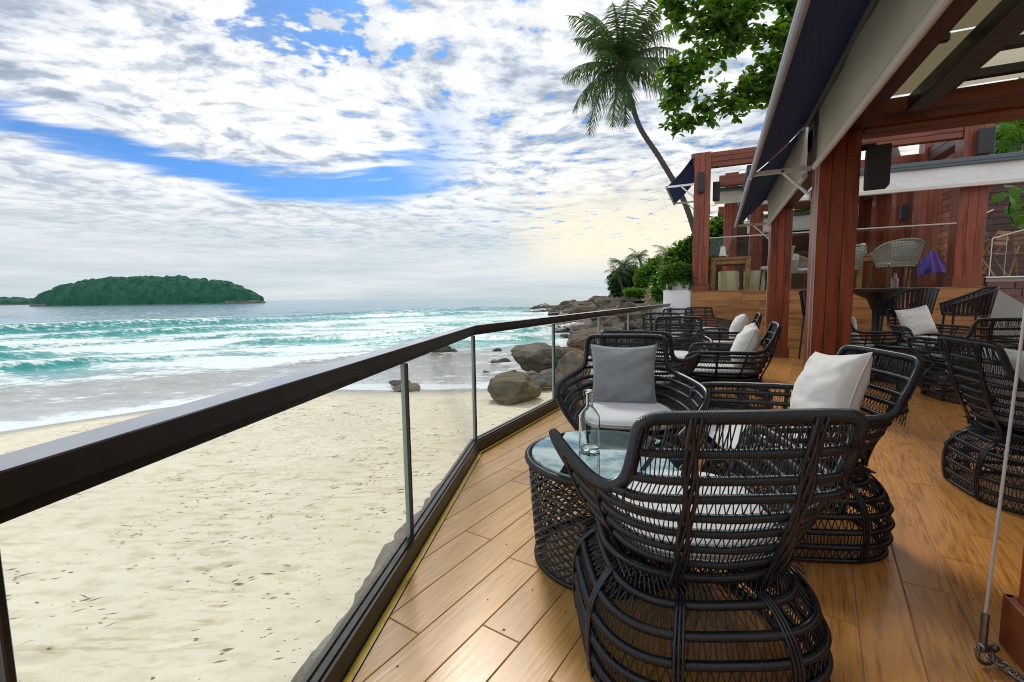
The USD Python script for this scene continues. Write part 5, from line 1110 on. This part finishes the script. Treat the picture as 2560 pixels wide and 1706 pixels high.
part('blue_cloth', (np.stack([-0.18+A_*0.09, -0.16-0.22*B_+0.03*np.sin(A_*7), 0.52-0.16*B_+0.12*A_+0.03*np.cos(A_*8)], -1).reshape(-1, 3), quads(n_, n_)), m_bluecloth, pc, smooth=True)
for sx in (-0.36, 0.36): part('support', tube([(sx, 0, 0), (sx*0.8, 0, 0.74)], 0.016, 6), m_blackmetal, pc)
part('support_rail', tube([(-0.36, -0.02, 0.44), (0.5, -0.02, 0.44)], 0.014, 6), m_blackmetal, pc)
def make_folding(label, loc, rz):
    t = thing('folding_chair', label, 'chair', loc, rz, 'wooden folding chairs by the dark board wall')
    for sx in (-1, 1):
        part('leg', tube([(sx*0.22, -0.22, 0.0), (sx*0.20, 0.16, 0.62)], 0.017, 6), W_teak, t); part('leg', tube([(sx*0.20, 0.22, 0.0), (sx*0.22, -0.20, 0.88)], 0.017, 6), W_teak, t)
    for k in range(5): part('seat_slat', bevel_box((0, -0.14+0.075*k, 0.46), (0.40, 0.065, 0.018), 0.004), W_teak, t)
    for z, y in ((0.66, -0.155), (0.76, -0.175), (0.86, -0.195)): part('back_slat', bevel_box((0, y, z), (0.44, 0.018, 0.07), 0.004), W_teak, t)
    for z in (0.12, 0.28): part('stretcher', tube([(-0.22, 0.14, z), (0.22, 0.14, z)], 0.012, 6), W_teak, t)
    return t
f1 = uv(12.2, 4.92, 1.38); f2 = uv(12.5, 5.65, 1.40)
upf = thing('stair_landing', kind='structure'); part('landing_slab', prism([uv2(11.3, 4.46), uv2(15.7, 4.46), uv2(15.7, 10), uv2(11.3, 10)], 1.205, 1.37), m_mortar, upf)
fc = make_folding('wooden folding chair just right of the tall red column, behind the glass balustrade', tuple(f1), 20)
copy_of(fc, 'folding_chair', tuple(f2), -60, label='second wooden folding chair at the far right edge behind the glass balustrade')

# steel cable with its floor anchor, right edge
ca = thing('guide_cable', 'taut steel cable with swaged end and shackle chained to the floor at lower right', 'cable', (1.451, 1.296, 0))
part('cable', tube([(-0.012, 0.01, 0.155), (0.085, 0.020, 2.45)], 0.0040, 8), m_wire, ca)
part('sleeve', tube([(-0.014, 0.008, 0.055), (-0.012, 0.01, 0.165)], 0.0100, 12), m_greysteel, ca, smooth=40)
part('shackle', tube(spline([(-0.034, 0.0, 0.062), (-0.040, -0.004, 0.035), (-0.030, -0.006, 0.016), (-0.010, -0.006, 0.010), (0.008, -0.004, 0.020), (0.010, 0.0, 0.042), (0.0, 0.004, 0.062)], 6), 0.0055, 8), m_greysteel, ca, smooth=True)
part('fork', bevel_box((-0.014, 0.004, 0.055), (0.030, 0.022, 0.028), 0.006), m_greysteel, ca)
part('pin', tube([(-0.045, 0, 0.052), (0.022, 0.004, 0.052)], 0.006, 10), m_steel, ca); part('nut', tube([(0.016, 0.003, 0.052), (0.026, 0.005, 0.052)], 0.011, 6), m_greysteel, ca)
for k in range(6):
    c = np.array([0.012+0.008*k, -0.010-0.025*k, 0.014+0.010*max(0, 1-k*0.5)]); a = np.linspace(0, 2*PI, 24, endpoint=False); loop = np.stack([0.021*np.cos(a), 0.0115*np.sin(a), 0*a], 1) @ rotx(70 if k % 2 else 12).T @ rotz(-72).T
    part('chain_link', tube(loop+c, 0.0042, 7, closed=True), m_greysteel, ca, smooth=True)

# ------------------------------------------------------------------ rocks, trees, plants, small things
def pt(px, py, y):
    """The point at depth y on the bearing of a picture position measured on the photograph."""
    d = fwd + right*(px*1.088-1280)/1138 + up*(853-py*1.088)/1138
    return np.array([0, 0, CAM_H]) + d*(y/d[1])
m_boulder = paint('boulder_stone', (0.088, 0.072, 0.042), rough=0.85, var=0.45, scale=2.2, bump=0.7, bscale=9, bdist=0.05, obj_var=0.2)
m_greystone = paint('grey_stone', (0.125, 0.122, 0.105), rough=0.8, var=0.4, scale=2.5, bump=0.7, bscale=9, bdist=0.05, obj_var=0.2)
m_wetstone = paint('wet_stone', (0.040, 0.040, 0.036), rough=0.35, var=0.4, scale=2.5, bump=0.7, bscale=7, bdist=0.05, obj_var=0.25)
def boulder(label, c, size, seed, mat, rz=0, flat=0.0, name='boulder', group=None, sub=4):
    m = trimesh.creation.icosphere(subdivisions=sub); v = np.array(m.vertices); g = np.random.default_rng(seed)
    for k in range(14):                                              # planes that cut the ball into a weathered block
        nrm_ = g.normal(size=3); nrm_ /= np.linalg.norm(nrm_); h_ = 0.55+0.32*g.random(); d_ = v @ nrm_; v = v - np.clip(d_-h_, 0, None)[:, None]*nrm_*0.92
    v = v*(1+0.34*(fb3(v+seed*3.1, 1.3, 3, seed)-0.5)[:, None]+0.13*(fb3(v+seed, 4.0, 4, seed)-0.5)[:, None] - 0.10*np.clip(0.06-np.abs(fb3(v*[1, 1, 1.6]+seed, 1.6, 2, seed+3)-0.5), 0, 1)[:, None]/0.06); v[:, 2] = np.where(v[:, 2] < -0.35, -0.35+(v[:, 2]+0.35)*0.3, v[:, 2])
    v = v*np.asarray(size)/2
    t = part(name, transform((v, m.faces), c, rz), mat, None, smooth=38, label=label, cat='rock', group=group)
W = SEA
boulder('big rounded brown boulder half sunk in the sand, seen between the railing posts', (-0.05, 20.6, -3.15), (3.0, 2.6, 2.1), 4, m_boulder, 10)
boulder('pale green flat boulder just behind the big rounded brown boulder', (0.15, 22.6, -3.15), (2.0, 1.6, 1.3), 12, m_boulder, 30)
boulder('largest boulder, a long tilted block at the water edge', (1.95, 29.0, -3.0), (4.4, 3.6, 3.0), 8, m_boulder, -15)
boulder('upright grey brown boulder right of the railing post, beside the grey pillow chair', (3.35, 25.3, -3.0), (2.4, 2.2, 2.9), 16, m_greystone, 40)
boulder('grey slab boulder lying between the two biggest boulders', (1.75, 23.8, -3.35), (2.6, 1.6, 1.2), 21, m_greystone, 20)
boulder('square brown boulder leaning on the largest boulder on its right', (3.8, 31.5, -3.0), (2.6, 2.4, 2.0), 24, m_boulder, 0)
boulder('broad olive boulder farther back, behind the empty armchair', (7.4, 41, -3.2), (6.2, 4.5, 3.4), 27, m_boulder, 0)
boulder('dark wet boulder standing in the shallow water left of the railing bend', (-6.5, 41.5, -3.75), (3.2, 2.4, 2.0), 31, m_wetstone, 0)
boulder('low grey green rock on the sand, left of the second railing post', (-5.75, 24.0, -3.65), (1.7, 1.2, 0.75), 35, m_greystone, -10)
boulder('small flat rock behind the low grey green rock', (-6.25, 25.4, -3.62), (1.5, 1.0, 0.6), 38, m_greystone, 15)
boulder('long dark offshore reef rock nearer the camera', (8.3, 142, -3.9), (11.5, 7, 3.0), 41, m_wetstone, 0)
boulder('higher offshore rock with a rounded top behind the dark reef rock', (11.2, 168, -3.9), (11.5, 8, 5.6), 44, m_wetstone, 0)
g6 = np.random.default_rng(66)
labs = ['reddish brown small rock among', 'small dark angular rock among', 'little olive rock among', 'rust coloured wedge of rock among', 'small pale rock among', 'round brown cobble among', 'small grey slab among', 'tiny dark rock among']
for k, (x, y, s) in enumerate(((0.65, 25.0, 1.2), (1.1, 26.2, 1.0), (0.3, 26.5, 0.9), (1.35, 24.9, 0.9), (2.3, 26.4, 1.4), (0.75, 23.9, 0.6), (2.7, 24.3, 1.1), (0.05, 24.9, 0.7))):
    boulder(labs[k] + ' the boulders', (x, y, -3.55), (s*1.2, s, s*0.8), 50+k, m_boulder if k % 2 == 0 else m_greystone, k*40, sub=3)
labs = ['black wet rock in the shallows nearest the big boulder', 'small black rock awash beside it, farther left', 'long low wet rock in front of the largest boulder', 'little wet rock breaking the surface near the foam', 'thin dark reef ledge in the foam', 'flat black reef in the surf below the headland', 'jagged grey reef in the surf before the headland', 'wide grey shore rock below the handrail', 'bluish wet shore rock below the headland', 'rounded shore rock farthest along the rail']
for k, (px, py, w, h, q) in enumerate(((1135, 835, 0.9, 0.5, 0), (1118, 857, 0.6, 0.35, 0), (1160, 833, 1.3, 0.6, 0), (1141, 808, 1.3, 0.6, 0), (1200, 800, 2.0, 0.5, 0), (1325, 762, 7, 2.2, 0), (1370, 745, 8, 3.0, 1), (1420, 742, 8, 3.4, 1), (1440, 728, 11, 4, 0), (1470, 735, 8, 4.5, 1))):
    d = fwd + right*(px*1.088-1280)/1138 + up*(853-py*1.088)/1138; p = np.array([0, 0, CAM_H]) + d*((SEA-CAM_H)/d[2])
    boulder(labs[k], (p[0], p[1], SEA+0.05*h), (w, w*0.8, h*1.1), 80+k, m_wetstone if q == 0 else m_greystone, k*30, sub=4)

gr = np.random.default_rng(404); mbr = MB(); protos = []
for k in range(8):
    ic = trimesh.creation.icosphere(subdivisions=2); v = np.array(ic.vertices)
    for q in range(12):
        nrm_ = gr.normal(size=3); nrm_ /= np.linalg.norm(nrm_); h_ = 0.45+0.35*gr.random(); v = v - np.clip(v @ nrm_-h_, 0, None)[:, None]*nrm_
    protos.append((v*(1+0.3*(fb3(v+k*3, 2.5, 3, k)-0.5)[:, None]), ic.faces))
cnt = 0
while cnt < 420:
    y = 30*(165/30)**gr.random(); x = np.interp(y, HY, HX) + gr.normal()*2.0 + gr.random()**1.5*(16+0.12*y) - 1.5
    z = float(head_z(np.array([x]), np.array([y]))[0])
    if z < SEA-0.9: continue
    s = (0.35+1.0*gr.random()**2)*(0.5+y/70); vv, ff = protos[gr.integers(8)]
    mbr.add(transform((vv*np.array([1.3, 1.0, 0.55+0.3*gr.random()])*s, ff), (x, y, max(z, SEA)+0.05*s), gr.random()*360)); cnt += 1
part('shore_rocks', mbr, m_rock, None, smooth=False, kind='stuff', label='jumble of broken dark rocks along the foot of the headland', cat='rocks')

def leafset(cen, dirs, ln, wd, g, droop=0.25, jit=0.3):
    """Folded pointed leaves, four triangles each, all at once."""
    n_ = len(cen); d = dirs/(np.linalg.norm(dirs, axis=1, keepdims=True)+1e-9)
    r_ = np.tile([0, 0, 1.0], (n_, 1)) + jit*g.normal(size=(n_, 3)); s = np.cross(d, r_); s /= np.linalg.norm(s, axis=1, keepdims=True)+1e-9; nn = np.cross(s, d)
    L_ = (ln*(0.7+0.6*g.random(n_)))[:, None]; W_ = (wd*(0.7+0.6*g.random(n_)))[:, None]
    P_ = np.stack([cen, cen+d*L_*.3+s*W_*.42+nn*.05*L_, cen+d*L_*.72+s*W_*.5-nn*droop*.3*L_, cen+d*L_-nn*droop*L_, cen+d*L_*.72-s*W_*.5-nn*droop*.3*L_, cen+d*L_*.3-s*W_*.42+nn*.05*L_], 1)
    f = np.array([[0, 1, 5], [1, 2, 4], [1, 4, 5], [2, 3, 4]])
    return P_.reshape(-1, 3), (f[None]+(np.arange(n_)*6)[:, None, None]).reshape(-1, 3)
def crown(lobes, n, ln, wd, g, up_=0.25):
    """Leaves on and inside a handful of uneven lobes: (centre, radii)."""
    vol = np.array([r[0]*r[1]+r[1]*r[2] for _, r in lobes]); k = g.choice(len(lobes), n, p=vol/vol.sum())
    d = g.normal(size=(n, 3)); d /= np.linalg.norm(d, axis=1, keepdims=True)
    C = np.array([c for c, _ in lobes])[k]; R_ = np.array([r for _, r in lobes])[k]
    rad = 1 - 0.42*g.random(n)**1.6 + 0.10*g.normal(size=n)
    nz_ = fb3(d*1.0+k[:, None]*7.3, 2.6, 3, 5); keep = nz_ > 0.36
    cen = C + d*R_*(rad*(0.72+0.55*nz_))[:, None]
    dr = d + 0.7*g.normal(size=(n, 3)) + np.array([0, 0, up_])
    return leafset(cen[keep], dr[keep], ln, wd, g)
def tree(name, label, base, lobes, n, ln, wd, mat, trunk_r=0.2, seed=1, cat='tree', group=None):
    g = np.random.default_rng(seed); t = thing(name, label, cat, (0, 0, 0), 0, group)
    base = np.asarray(base, float); top = np.mean([c for c, _ in lobes], 0)
    tr = spline([base, base*0.5+top*0.5+g.normal(0, 0.25, 3)*[1, 1, 0], top], 8); part('trunk', tube(tr, np.linspace(trunk_r, trunk_r*0.55, len(tr)), 8), m_bark, t, smooth=True)
    for c, r in lobes:
        m0 = tr[int(len(tr)*0.6)]; c = np.asarray(c); part('limb', tube(spline([m0, (m0+c)/2+g.normal(0, 0.15, 3), c], 6), np.linspace(trunk_r*0.5, trunk_r*0.12, 13), 6), m_bark, t, smooth=True)
    part('crown', crown(lobes, n, ln, wd, g), mat, t)
    return t
def lob(px, py, y, r, k=1.0, depth=None):
    p = pt(px, py, y); rr = r*y/1046; return (p, np.array([rr*1.05, (depth or rr), rr*k]))

def palm(label, path, R, nf, seed, tr=0.16, leaf=m_palmleaf, nl=46, sides=8, ring=0.10, low=-0.75, bend=1.15):
    g = np.random.default_rng(seed); t = thing('coconut_palm', label, 'palm tree')
    q = resample(spline(path, 14), ring); k = np.arange(len(q)); s = np.linspace(0, 1, len(q))
    part('trunk', tube(q, (tr*(1.25-0.45*s))*(1+0.05*np.where(k % 2 == 0, 1, -1)), sides), m_palmbark, t, smooth=True)
    top = q[-1]
    for f in range(nf):
        a = f*2.39996+g.random()*0.5; e = np.interp((f+0.5)/nf, [0, 0.35, 0.7, 1], [1.35, 0.85, 0.15, low])+0.15*g.normal()
        L_ = R*(0.85+0.3*g.random()); n_ = 16; ss = np.linspace(0, 1, n_)
        h = np.array([math.cos(a), math.sin(a), 0]); el = e - (bend+0.5*g.random())*ss**1.35
        st = np.cumsum(np.stack([np.cos(el)*h[0], np.cos(el)*h[1], np.sin(el)], 1)*L_/n_, 0); rach = np.vstack([[0, 0, 0], st])+top
        mb = MB().add(tube(rach, np.linspace(0.030, 0.006, n_+1)*R/2.4, 4))
        m_ = nl; u = np.linspace(0.10, 0.99, m_); P_, _ = at_frac(rach, u); P2, _ = at_frac(rach, np.clip(u+0.02, 0, 1)); T_ = P2-P_+1e-6*h; T_ /= np.linalg.norm(T_, axis=1, keepdims=True)
        side = np.cross(T_, [0, 0, 1.0]); side /= np.linalg.norm(side, axis=1, keepdims=True)+1e-9
        ll = R*0.30*np.sin(np.clip(u*0.9+0.16, 0, 1)*PI)**0.6+0.02
        for sg in (-1, 1):
            dd = side*sg*0.75+T_*0.55+np.array([0, 0, -0.55])*(0.6+0.7*g.random(m_))[:, None]+0.12*g.normal(size=(m_, 3)); dd /= np.linalg.norm(dd, axis=1, keepdims=True)
            tip = P_+dd*ll[:, None]+np.array([0, 0, -0.22])*ll[:, None]; mid = P_+dd*ll[:, None]*0.5; w = T_*0.020*R/2.4
            v = np.stack([P_-w, P_+w, mid+w*0.8, tip, mid-w*0.8], 1).reshape(-1, 3); ff = np.array([[0, 1, 2], [0, 2, 4], [4, 2, 3]]); mb.add((v, (ff[None]+(np.arange(m_)*5)[:, None, None]).reshape(-1, 3)))
        part('frond', mb, leaf, t)
    for k in range(5): c = top+g.normal(0, 0.13, 3)*R/2.4+np.array([0, 0, -0.2*R/2.4]); part('coconut', (np.array(trimesh.creation.icosphere(2, 0.11*R/2.4).vertices)*[1, 1, 1.2]+c, trimesh.creation.icosphere(2, 1).faces), m_palmbark, t, smooth=True)
    return t
PY = 20.0
palm('tall coconut palm leaning left with curved bare trunk against the sky', [pt(1640, 690, PY+1), pt(1612, 590, PY+.6), pt(1575, 470, PY+.3), pt(1520, 370, PY), pt(1470, 292, PY), pt(1446, 215, PY), pt(1424, 150, PY)], 3.0, 30, 3, tr=0.115, nl=58, low=-1.05, bend=0.75)
palm('small coconut palm on the headland with a pale slanting trunk', [pt(1492, 665, 92), pt(1482, 628, 92), pt(1467, 592, 92)], 2.9, 20, 5, tr=0.26, nl=26, sides=6, ring=0.6)
palm('coconut palm at the outer left edge of headland grove', [pt(1447, 672, 98), pt(1440, 640, 98), pt(1436, 612, 98)], 4.2, 22, 7, tr=0.24, nl=26, sides=6, ring=0.6)
palm('second drooping palm within the headland grove, lower than the others', [pt(1432, 672, 96), pt(1426, 650, 96), pt(1420, 628, 96)], 3.4, 20, 9, tr=0.24, nl=26, sides=6, ring=0.6)
palm('palm with ragged crown above the green trees, left of the corner column', [pt(1545, 660, 60), pt(1541, 620, 60), pt(1536, 588, 60)], 2.5, 20, 11, tr=0.2, nl=26, sides=6, ring=0.6, leaf=m_palmleaf)
tree('leafy_tree', 'dark bushy tree at the seaward tip of the headland grove', pt(1440, 680, 100), [lob(1428, 650, 100, 26), lob(1450, 640, 102, 26), lob(1420, 665, 98, 14), lob(1470, 655, 100, 24), lob(1412, 640, 99, 9)], 5200, 0.85, 0.42, m_far, 0.35, 21)
tree('leafy_tree', 'rounded mid green tree in the middle of the headland grove', pt(1500, 682, 85), [lob(1490, 640, 86, 26), lob(1512, 625, 88, 30), lob(1478, 662, 84, 18), lob(1525, 655, 86, 26)], 5200, 0.72, 0.36, m_bush, 0.35, 22)
tree('leafy_tree', 'tall green tree rising right of the ragged palm, beside the corner column', pt(1578, 690, 34), [lob(1560, 600, 34, 26), lob(1580, 580, 34, 22), lob(1575, 625, 34, 30), lob(1545, 625, 35, 20), lob(1592, 560, 33, 12)], 5200, 0.40, 0.22, m_bush, 0.2, 23)
tree('leafy_shrub', 'bright yellow green shrub hanging over the white block', pt(1545, 700, 15), [lob(1535, 640, 15, 20), lob(1518, 655, 15, 16), lob(1550, 622, 15.5, 18), lob(1512, 675, 14.6, 9), lob(1526, 678, 14.6, 9)], 2900, 0.17, 0.10, m_bright, 0.06, 24, cat='shrub')
tree('leafy_tree', 'green tree seen through the glass behind the left corner column', pt(1660, 690, 19), [lob(1650, 545, 19, 30), lob(1672, 520, 20, 26), lob(1640, 590, 19, 22), lob(1700, 560, 20, 24), lob(1620, 640, 19, 20)], 3600, 0.26, 0.15, m_bright, 0.14, 25)
tree('leafy_tree', 'shady tree behind the middle of the upper terrace', pt(1880, 690, 24), [lob(1840, 500, 24, 50), lob(1900, 470, 24, 50), lob(1780, 540, 25, 46), lob(1960, 520, 24, 44), lob(1850, 590, 24, 40)], 5200, 0.36, 0.2, m_bush, 0.25, 26)
tree('leafy_tree', 'big leaved green tree beyond the upper terrace at the right edge', pt(2330, 640, 17), [lob(2315, 330, 17, 26), lob(2345, 300, 17.5, 24), lob(2375, 320, 18, 30), lob(2400, 400, 17, 40), lob(2325, 295, 17, 14)], 2600, 0.34, 0.21, m_bright, 0.2, 27)
tree('leafy_tree', 'tall hillside tree partly visible at the top right corner column', pt(2420, 640, 22), [lob(2320, 270, 23, 40), lob(2380, 240, 22, 50), lob(2450, 280, 22, 60)], 3600, 0.4, 0.24, m_bush, 0.3, 28)
palm('palm with a bright yellow frond beyond the terrace at the right edge', [pt(2380, 560, 15), pt(2362, 420, 15), pt(2350, 330, 15)], 1.5, 14, 13, tr=0.1, nl=30, leaf=m_bush)
# broad leaved tree whose branches reach in from the right, over the awning
ga = np.random.default_rng(91)
ta = thing('almond_tree', 'broad leaved tree whose branches reach over the awning at the top', 'tree')
tb0 = pt(2050, 690, 15.5); tk = spline([tb0, tb0+[0.2, 0.1, 3.2], pt(2010, 250, 15), pt(1960, 60, 14.6), pt(1930, -160, 14.5)], 10)
part('trunk', tube(tk, np.linspace(0.30, 0.15, len(tk)), 10), m_bark, ta, smooth=True)
br = [([pt(1985, 150, 14.8), pt(1880, 130, 14), pt(1760, 165, 13.6), pt(1640, 245, 13), pt(1570, 285, 12.8)], 0.075),
      ([pt(1960, 60, 14.6), pt(1860, 70, 14), pt(1730, 90, 13.5), pt(1620, 130, 13), pt(1530, 170, 12.8)], 0.08),
      ([pt(1960, 60, 14.6), pt(1850, 10, 14), pt(1720, 0, 13.4), pt(1600, 20, 13), pt(1540, 5, 12.8)], 0.075),
      ([pt(1930, -140, 14.5), pt(1820, -60, 14), pt(1680, -50, 13.5), pt(1560, -30, 13.2)], 0.08),
      ([pt(1760, 165, 13.6), pt(1775, 205, 13.4), pt(1752, 230, 13.2)], 0.03), ([pt(1620, 130, 13), pt(1565, 190, 12.8), pt(1540, 235, 12.7)], 0.03),
      ([pt(1730, 90, 13.5), pt(1660, 55, 13.2), pt(1590, 75, 13)], 0.04), ([pt(1860, 70, 14), pt(1800, 120, 13.7), pt(1720, 200, 13.3), pt(1680, 255, 13)], 0.04), ([pt(1720, 0, 13.4), pt(1690, 45, 13.2), pt(1640, 60, 13)], 0.035), ([pt(1850, 10, 14), pt(1810, 50, 13.8), pt(1780, 100, 13.5)], 0.035)]
cs, ds = [], []
for pth, r in br:
    q = spline(pth, 12); q = q + 0.05*ga.normal(size=q.shape); part('branch', tube(q, np.linspace(r, 0.012, len(q)), 6), m_bark, ta, smooth=True)
    sel = q[int(len(q)*0.12):]
    for rep in range(3):
        for c in sel:                                                 # leaf rosettes on short twigs
            off = ga.normal(0, 0.21, 3)*np.array([1, 1, 0.75]); tip = c+off
            nl_ = ga.integers(5, 10); aa = ga.random(nl_)*2*PI
            cs.append(np.repeat(tip[None], nl_, 0)+0.03*ga.normal(size=(nl_, 3))); ds.append(np.stack([np.cos(aa), np.sin(aa), -0.15+0.45*ga.normal(size=nl_)], 1))
cs, ds = np.vstack(cs), np.vstack(ds)
part('foliage', leafset(cs, ds, 0.20, 0.115, ga, droop=0.2, jit=0.45), m_almond, ta, kind='stuff')
# vine with large leaves on the right, each leaf its own piece
gv = np.random.default_rng(17); vn = thing('climbing_vine', 'climbing plant with large variegated leaves hanging at the right edge of the frame', 'plant')
stem = [pt(2400, 395, 9.2), pt(2365, 420, 8.9), pt(2335, 450, 8.7), pt(2318, 480, 8.6), pt(2330, 515, 8.7)]
part('stem', tube(spline(stem, 8), 0.012, 6), m_bush, vn, smooth=True); part('stem', tube(spline([pt(2400, 395, 9.2), pt(2345, 400, 8.9), pt(2300, 425, 8.7)], 8), 0.010, 6), m_bush, vn, smooth=True)
for k in range(44):
    px, py = 2300+gv.random()*95, 395+gv.random()*125
    if px < 2320 and py > 470: continue
    c = pt(px, py, 8.5+0.7*gv.random()); d = np.array([[-0.5+0.7*gv.normal(), -0.5+0.3*gv.normal(), -0.6+0.5*gv.normal()]])
    part('leaf', leafset(c[None], d, 0.26+0.08*gv.random(), 0.15, gv, droop=0.15, jit=0.5), m_vine, vn)
# planter trough with a low bush on the white block
pl_ = thing('planter_trough', 'white trough with a dense green bush on top of the white block', 'planter', uv(11.22, -0.80, 1.25), UVROT)
part('trough', bevel_box((0, 0, 0.10), (0.50, 0.34, 0.20), 0.01), m_white, pl_)
gp = np.random.default_rng(5); n_ = 1500; d_ = gp.normal(size=(n_, 3)); d_[:, 2] = np.abs(d_[:, 2])*0.9-0.25; d_ /= np.linalg.norm(d_, axis=1, keepdims=True)
part('bush', leafset(np.array([0, 0, 0.20])+d_*np.array([0.42, 0.30, 0.40])*(0.5+0.5*gp.random(n_)**0.5)[:, None], d_+0.6*gp.normal(size=(n_, 3)), 0.085, 0.055, gp), m_bush, pl_)
for k in range(9): a_ = k*0.7; part('twig', tube([(0.1*math.cos(a_), 0.08*math.sin(a_), 0.18), (0.34*math.cos(a_), 0.24*math.sin(a_), 0.48)], 0.005, 4), m_bark, pl_)
# low grass strip on the headland
gg = np.random.default_rng(8); n_ = 5200; cx = 1436+gg.random(n_)*84; cy = 673+gg.random(n_)*11; C = np.array([pt(a, b, 80+8*gg.random()) for a, b in zip(cx, cy)])
part('coast_grass', leafset(C, np.tile([0, 0, 1.0], (n_, 1))+0.35*gg.normal(size=(n_, 3)), 0.9, 0.20, gg), m_bush, None, kind='stuff', label='strip of tall green grass below the headland trees', cat='grass')
gg = np.random.default_rng(18); n_ = 3800; cx = 1490+gg.random(n_)*110; cy = 672+gg.random(n_)*28; C = np.array([pt(a, b, 24+14*gg.random()) for a, b in zip(cx, cy)])
m_dry = leaf_mat('dry_leaf', (0.14, 0.11, 0.06), (0.26, 0.21, 0.12), trans=0.15)
part('dry_scrub', leafset(C, np.tile([0, 0, 1.0], (n_, 1))+0.6*gg.normal(size=(n_, 3)), 0.5, 0.05, gg), m_dry, None, kind='stuff', label='dry grey brown scrub on the slope beside the white block', cat='scrub')
# leaf litter and driftwood scattered over the beach
gd = np.random.default_rng(31); n_ = 17000; x = -26+gd.random(n_)*30; y = 1.5+gd.random(n_)**0.8*23
dens = fb(x, y, 0.30, 4, 77); z_, s_ = beach_z(x, y); k_ = (dens > 0.45) & (s_ > 2.5) & (gd.random(n_) < np.clip((dens-0.41)*8, 0.1, 1)); x, y, z_ = x[k_], y[k_], z_[k_]; n_ = len(x)
mb = MB(); an = 1.35+0.35*gd.normal(size=n_); ln = 0.03+0.12*gd.random(n_)**3
d_ = np.stack([np.sin(an), np.cos(an), 0*an], 1); s2 = np.stack([d_[:, 1], -d_[:, 0], 0*an], 1); c_ = np.stack([x, y, z_-0.006], 1); w_ = (0.006+0.013*gd.random(n_))[:, None]; L_ = ln[:, None]; zz = np.array([0, 0, 1.0])
v = np.stack([c_-d_*L_, c_+s2*w_, c_+d_*L_, c_-s2*w_, c_+zz*0.012], 1).reshape(-1, 3); f = np.array([[0, 3, 4], [3, 2, 4], [2, 1, 4], [1, 0, 4]])
m_litter = leaf_mat('leaf_litter', (0.30, 0.22, 0.13), (0.52, 0.42, 0.26), (0.36, 0.18, 0.10), trans=0.0, rough=0.8)
part('beach_litter', (v, (f[None]+(np.arange(n_)*5)[:, None, None]).reshape(-1, 3)), m_litter, None, kind='stuff', label='scattered bark flakes and dry leaves lying on the sand', cat='debris')
# dry leaf crumbs and grit on the deck boards
gk = np.random.default_rng(77); n_ = 150; uu = 0.6+gk.random(n_)*6; vv_ = -1.5+gk.random(n_)*2.6; P0 = np.array([uv(a, b, 0.0012) for a, b in zip(uu, vv_)]); ok = np.array([deck_poly.buffer(-0.05).contains(__import__('shapely').Point(p[0], p[1])) for p in P0]); P0 = P0[ok]
part('deck_crumbs', leafset(P0, np.c_[gk.normal(size=(len(P0), 2)), np.zeros(len(P0))], 0.010, 0.007, gk, droop=0.0, jit=0.05), m_bark, None, kind='stuff', label='dry leaf crumbs and grit scattered on the deck boards', cat='debris')
# a tiny figure standing on the headland rock
def figure(label, c, h=1.72):
    import manifold3d as m3
    J = {'pel': (0, 0, .93, .13), 'che': (0, 0.01, 1.32, .155), 'nek': (0, 0, 1.5, .055), 'hed': (0, .01, 1.64, .10), 'lk': (-.10, .02, .5, .065), 'lf': (-.12, 0, .06, .045), 'rk': (.10, .04, .5, .065), 'rf': (.13, .03, .06, .045), 'le': (-.24, 0, 1.12, .045), 'lh': (-.26, .06, .86, .04), 're': (.24, 0, 1.12, .045), 'rh': (.26, .06, .86, .04), 'ls': (-.17, 0, 1.40, .06), 'rs': (.17, 0, 1.40, .06), 'lt': (-.12, .10, .03, .03), 'rt': (.13, .13, .03, .03)}
    sp = lambda k: m3.Manifold.sphere(J[k][3], 20).translate(J[k][:3])
    body = None
    for a, b in (('pel', 'che'), ('che', 'nek'), ('nek', 'hed'), ('pel', 'lk'), ('lk', 'lf'), ('pel', 'rk'), ('rk', 'rf'), ('ls', 'rs'), ('ls', 'le'), ('le', 'lh'), ('rs', 're'), ('re', 'rh'), ('lf', 'lt'), ('rf', 'rt')):
        hh = m3.Manifold.batch_hull([sp(a), sp(b)]); body = hh if body is None else body + hh
    mm = body.to_mesh(); part('person', transform((mm.vert_properties[:, :3], mm.tri_verts), c, s=h/1.74), m_blackmetal, None, smooth=60, label=label, cat='person')
hz0 = float(head_z(np.array([22.6]), np.array([118.0]))[0]); figure('tiny person in dark clothes standing on the headland crest', (22.6, 118.0, hz0-0.05))
# unseen building walls behind and right, added to cut sky light and bounce warmth
ab = thing('restaurant_wall', kind='structure')
part('timber_wall', box(uv(0.6, 5.4, 1.6), (0.2, 14.4, 3.4), rz=UVROT), W_panel, ab); part('timber_wall', box(uv(-6.6, 2.6, 1.6), (6.0, 0.2, 3.4), rz=UVROT), W_panel, ab)
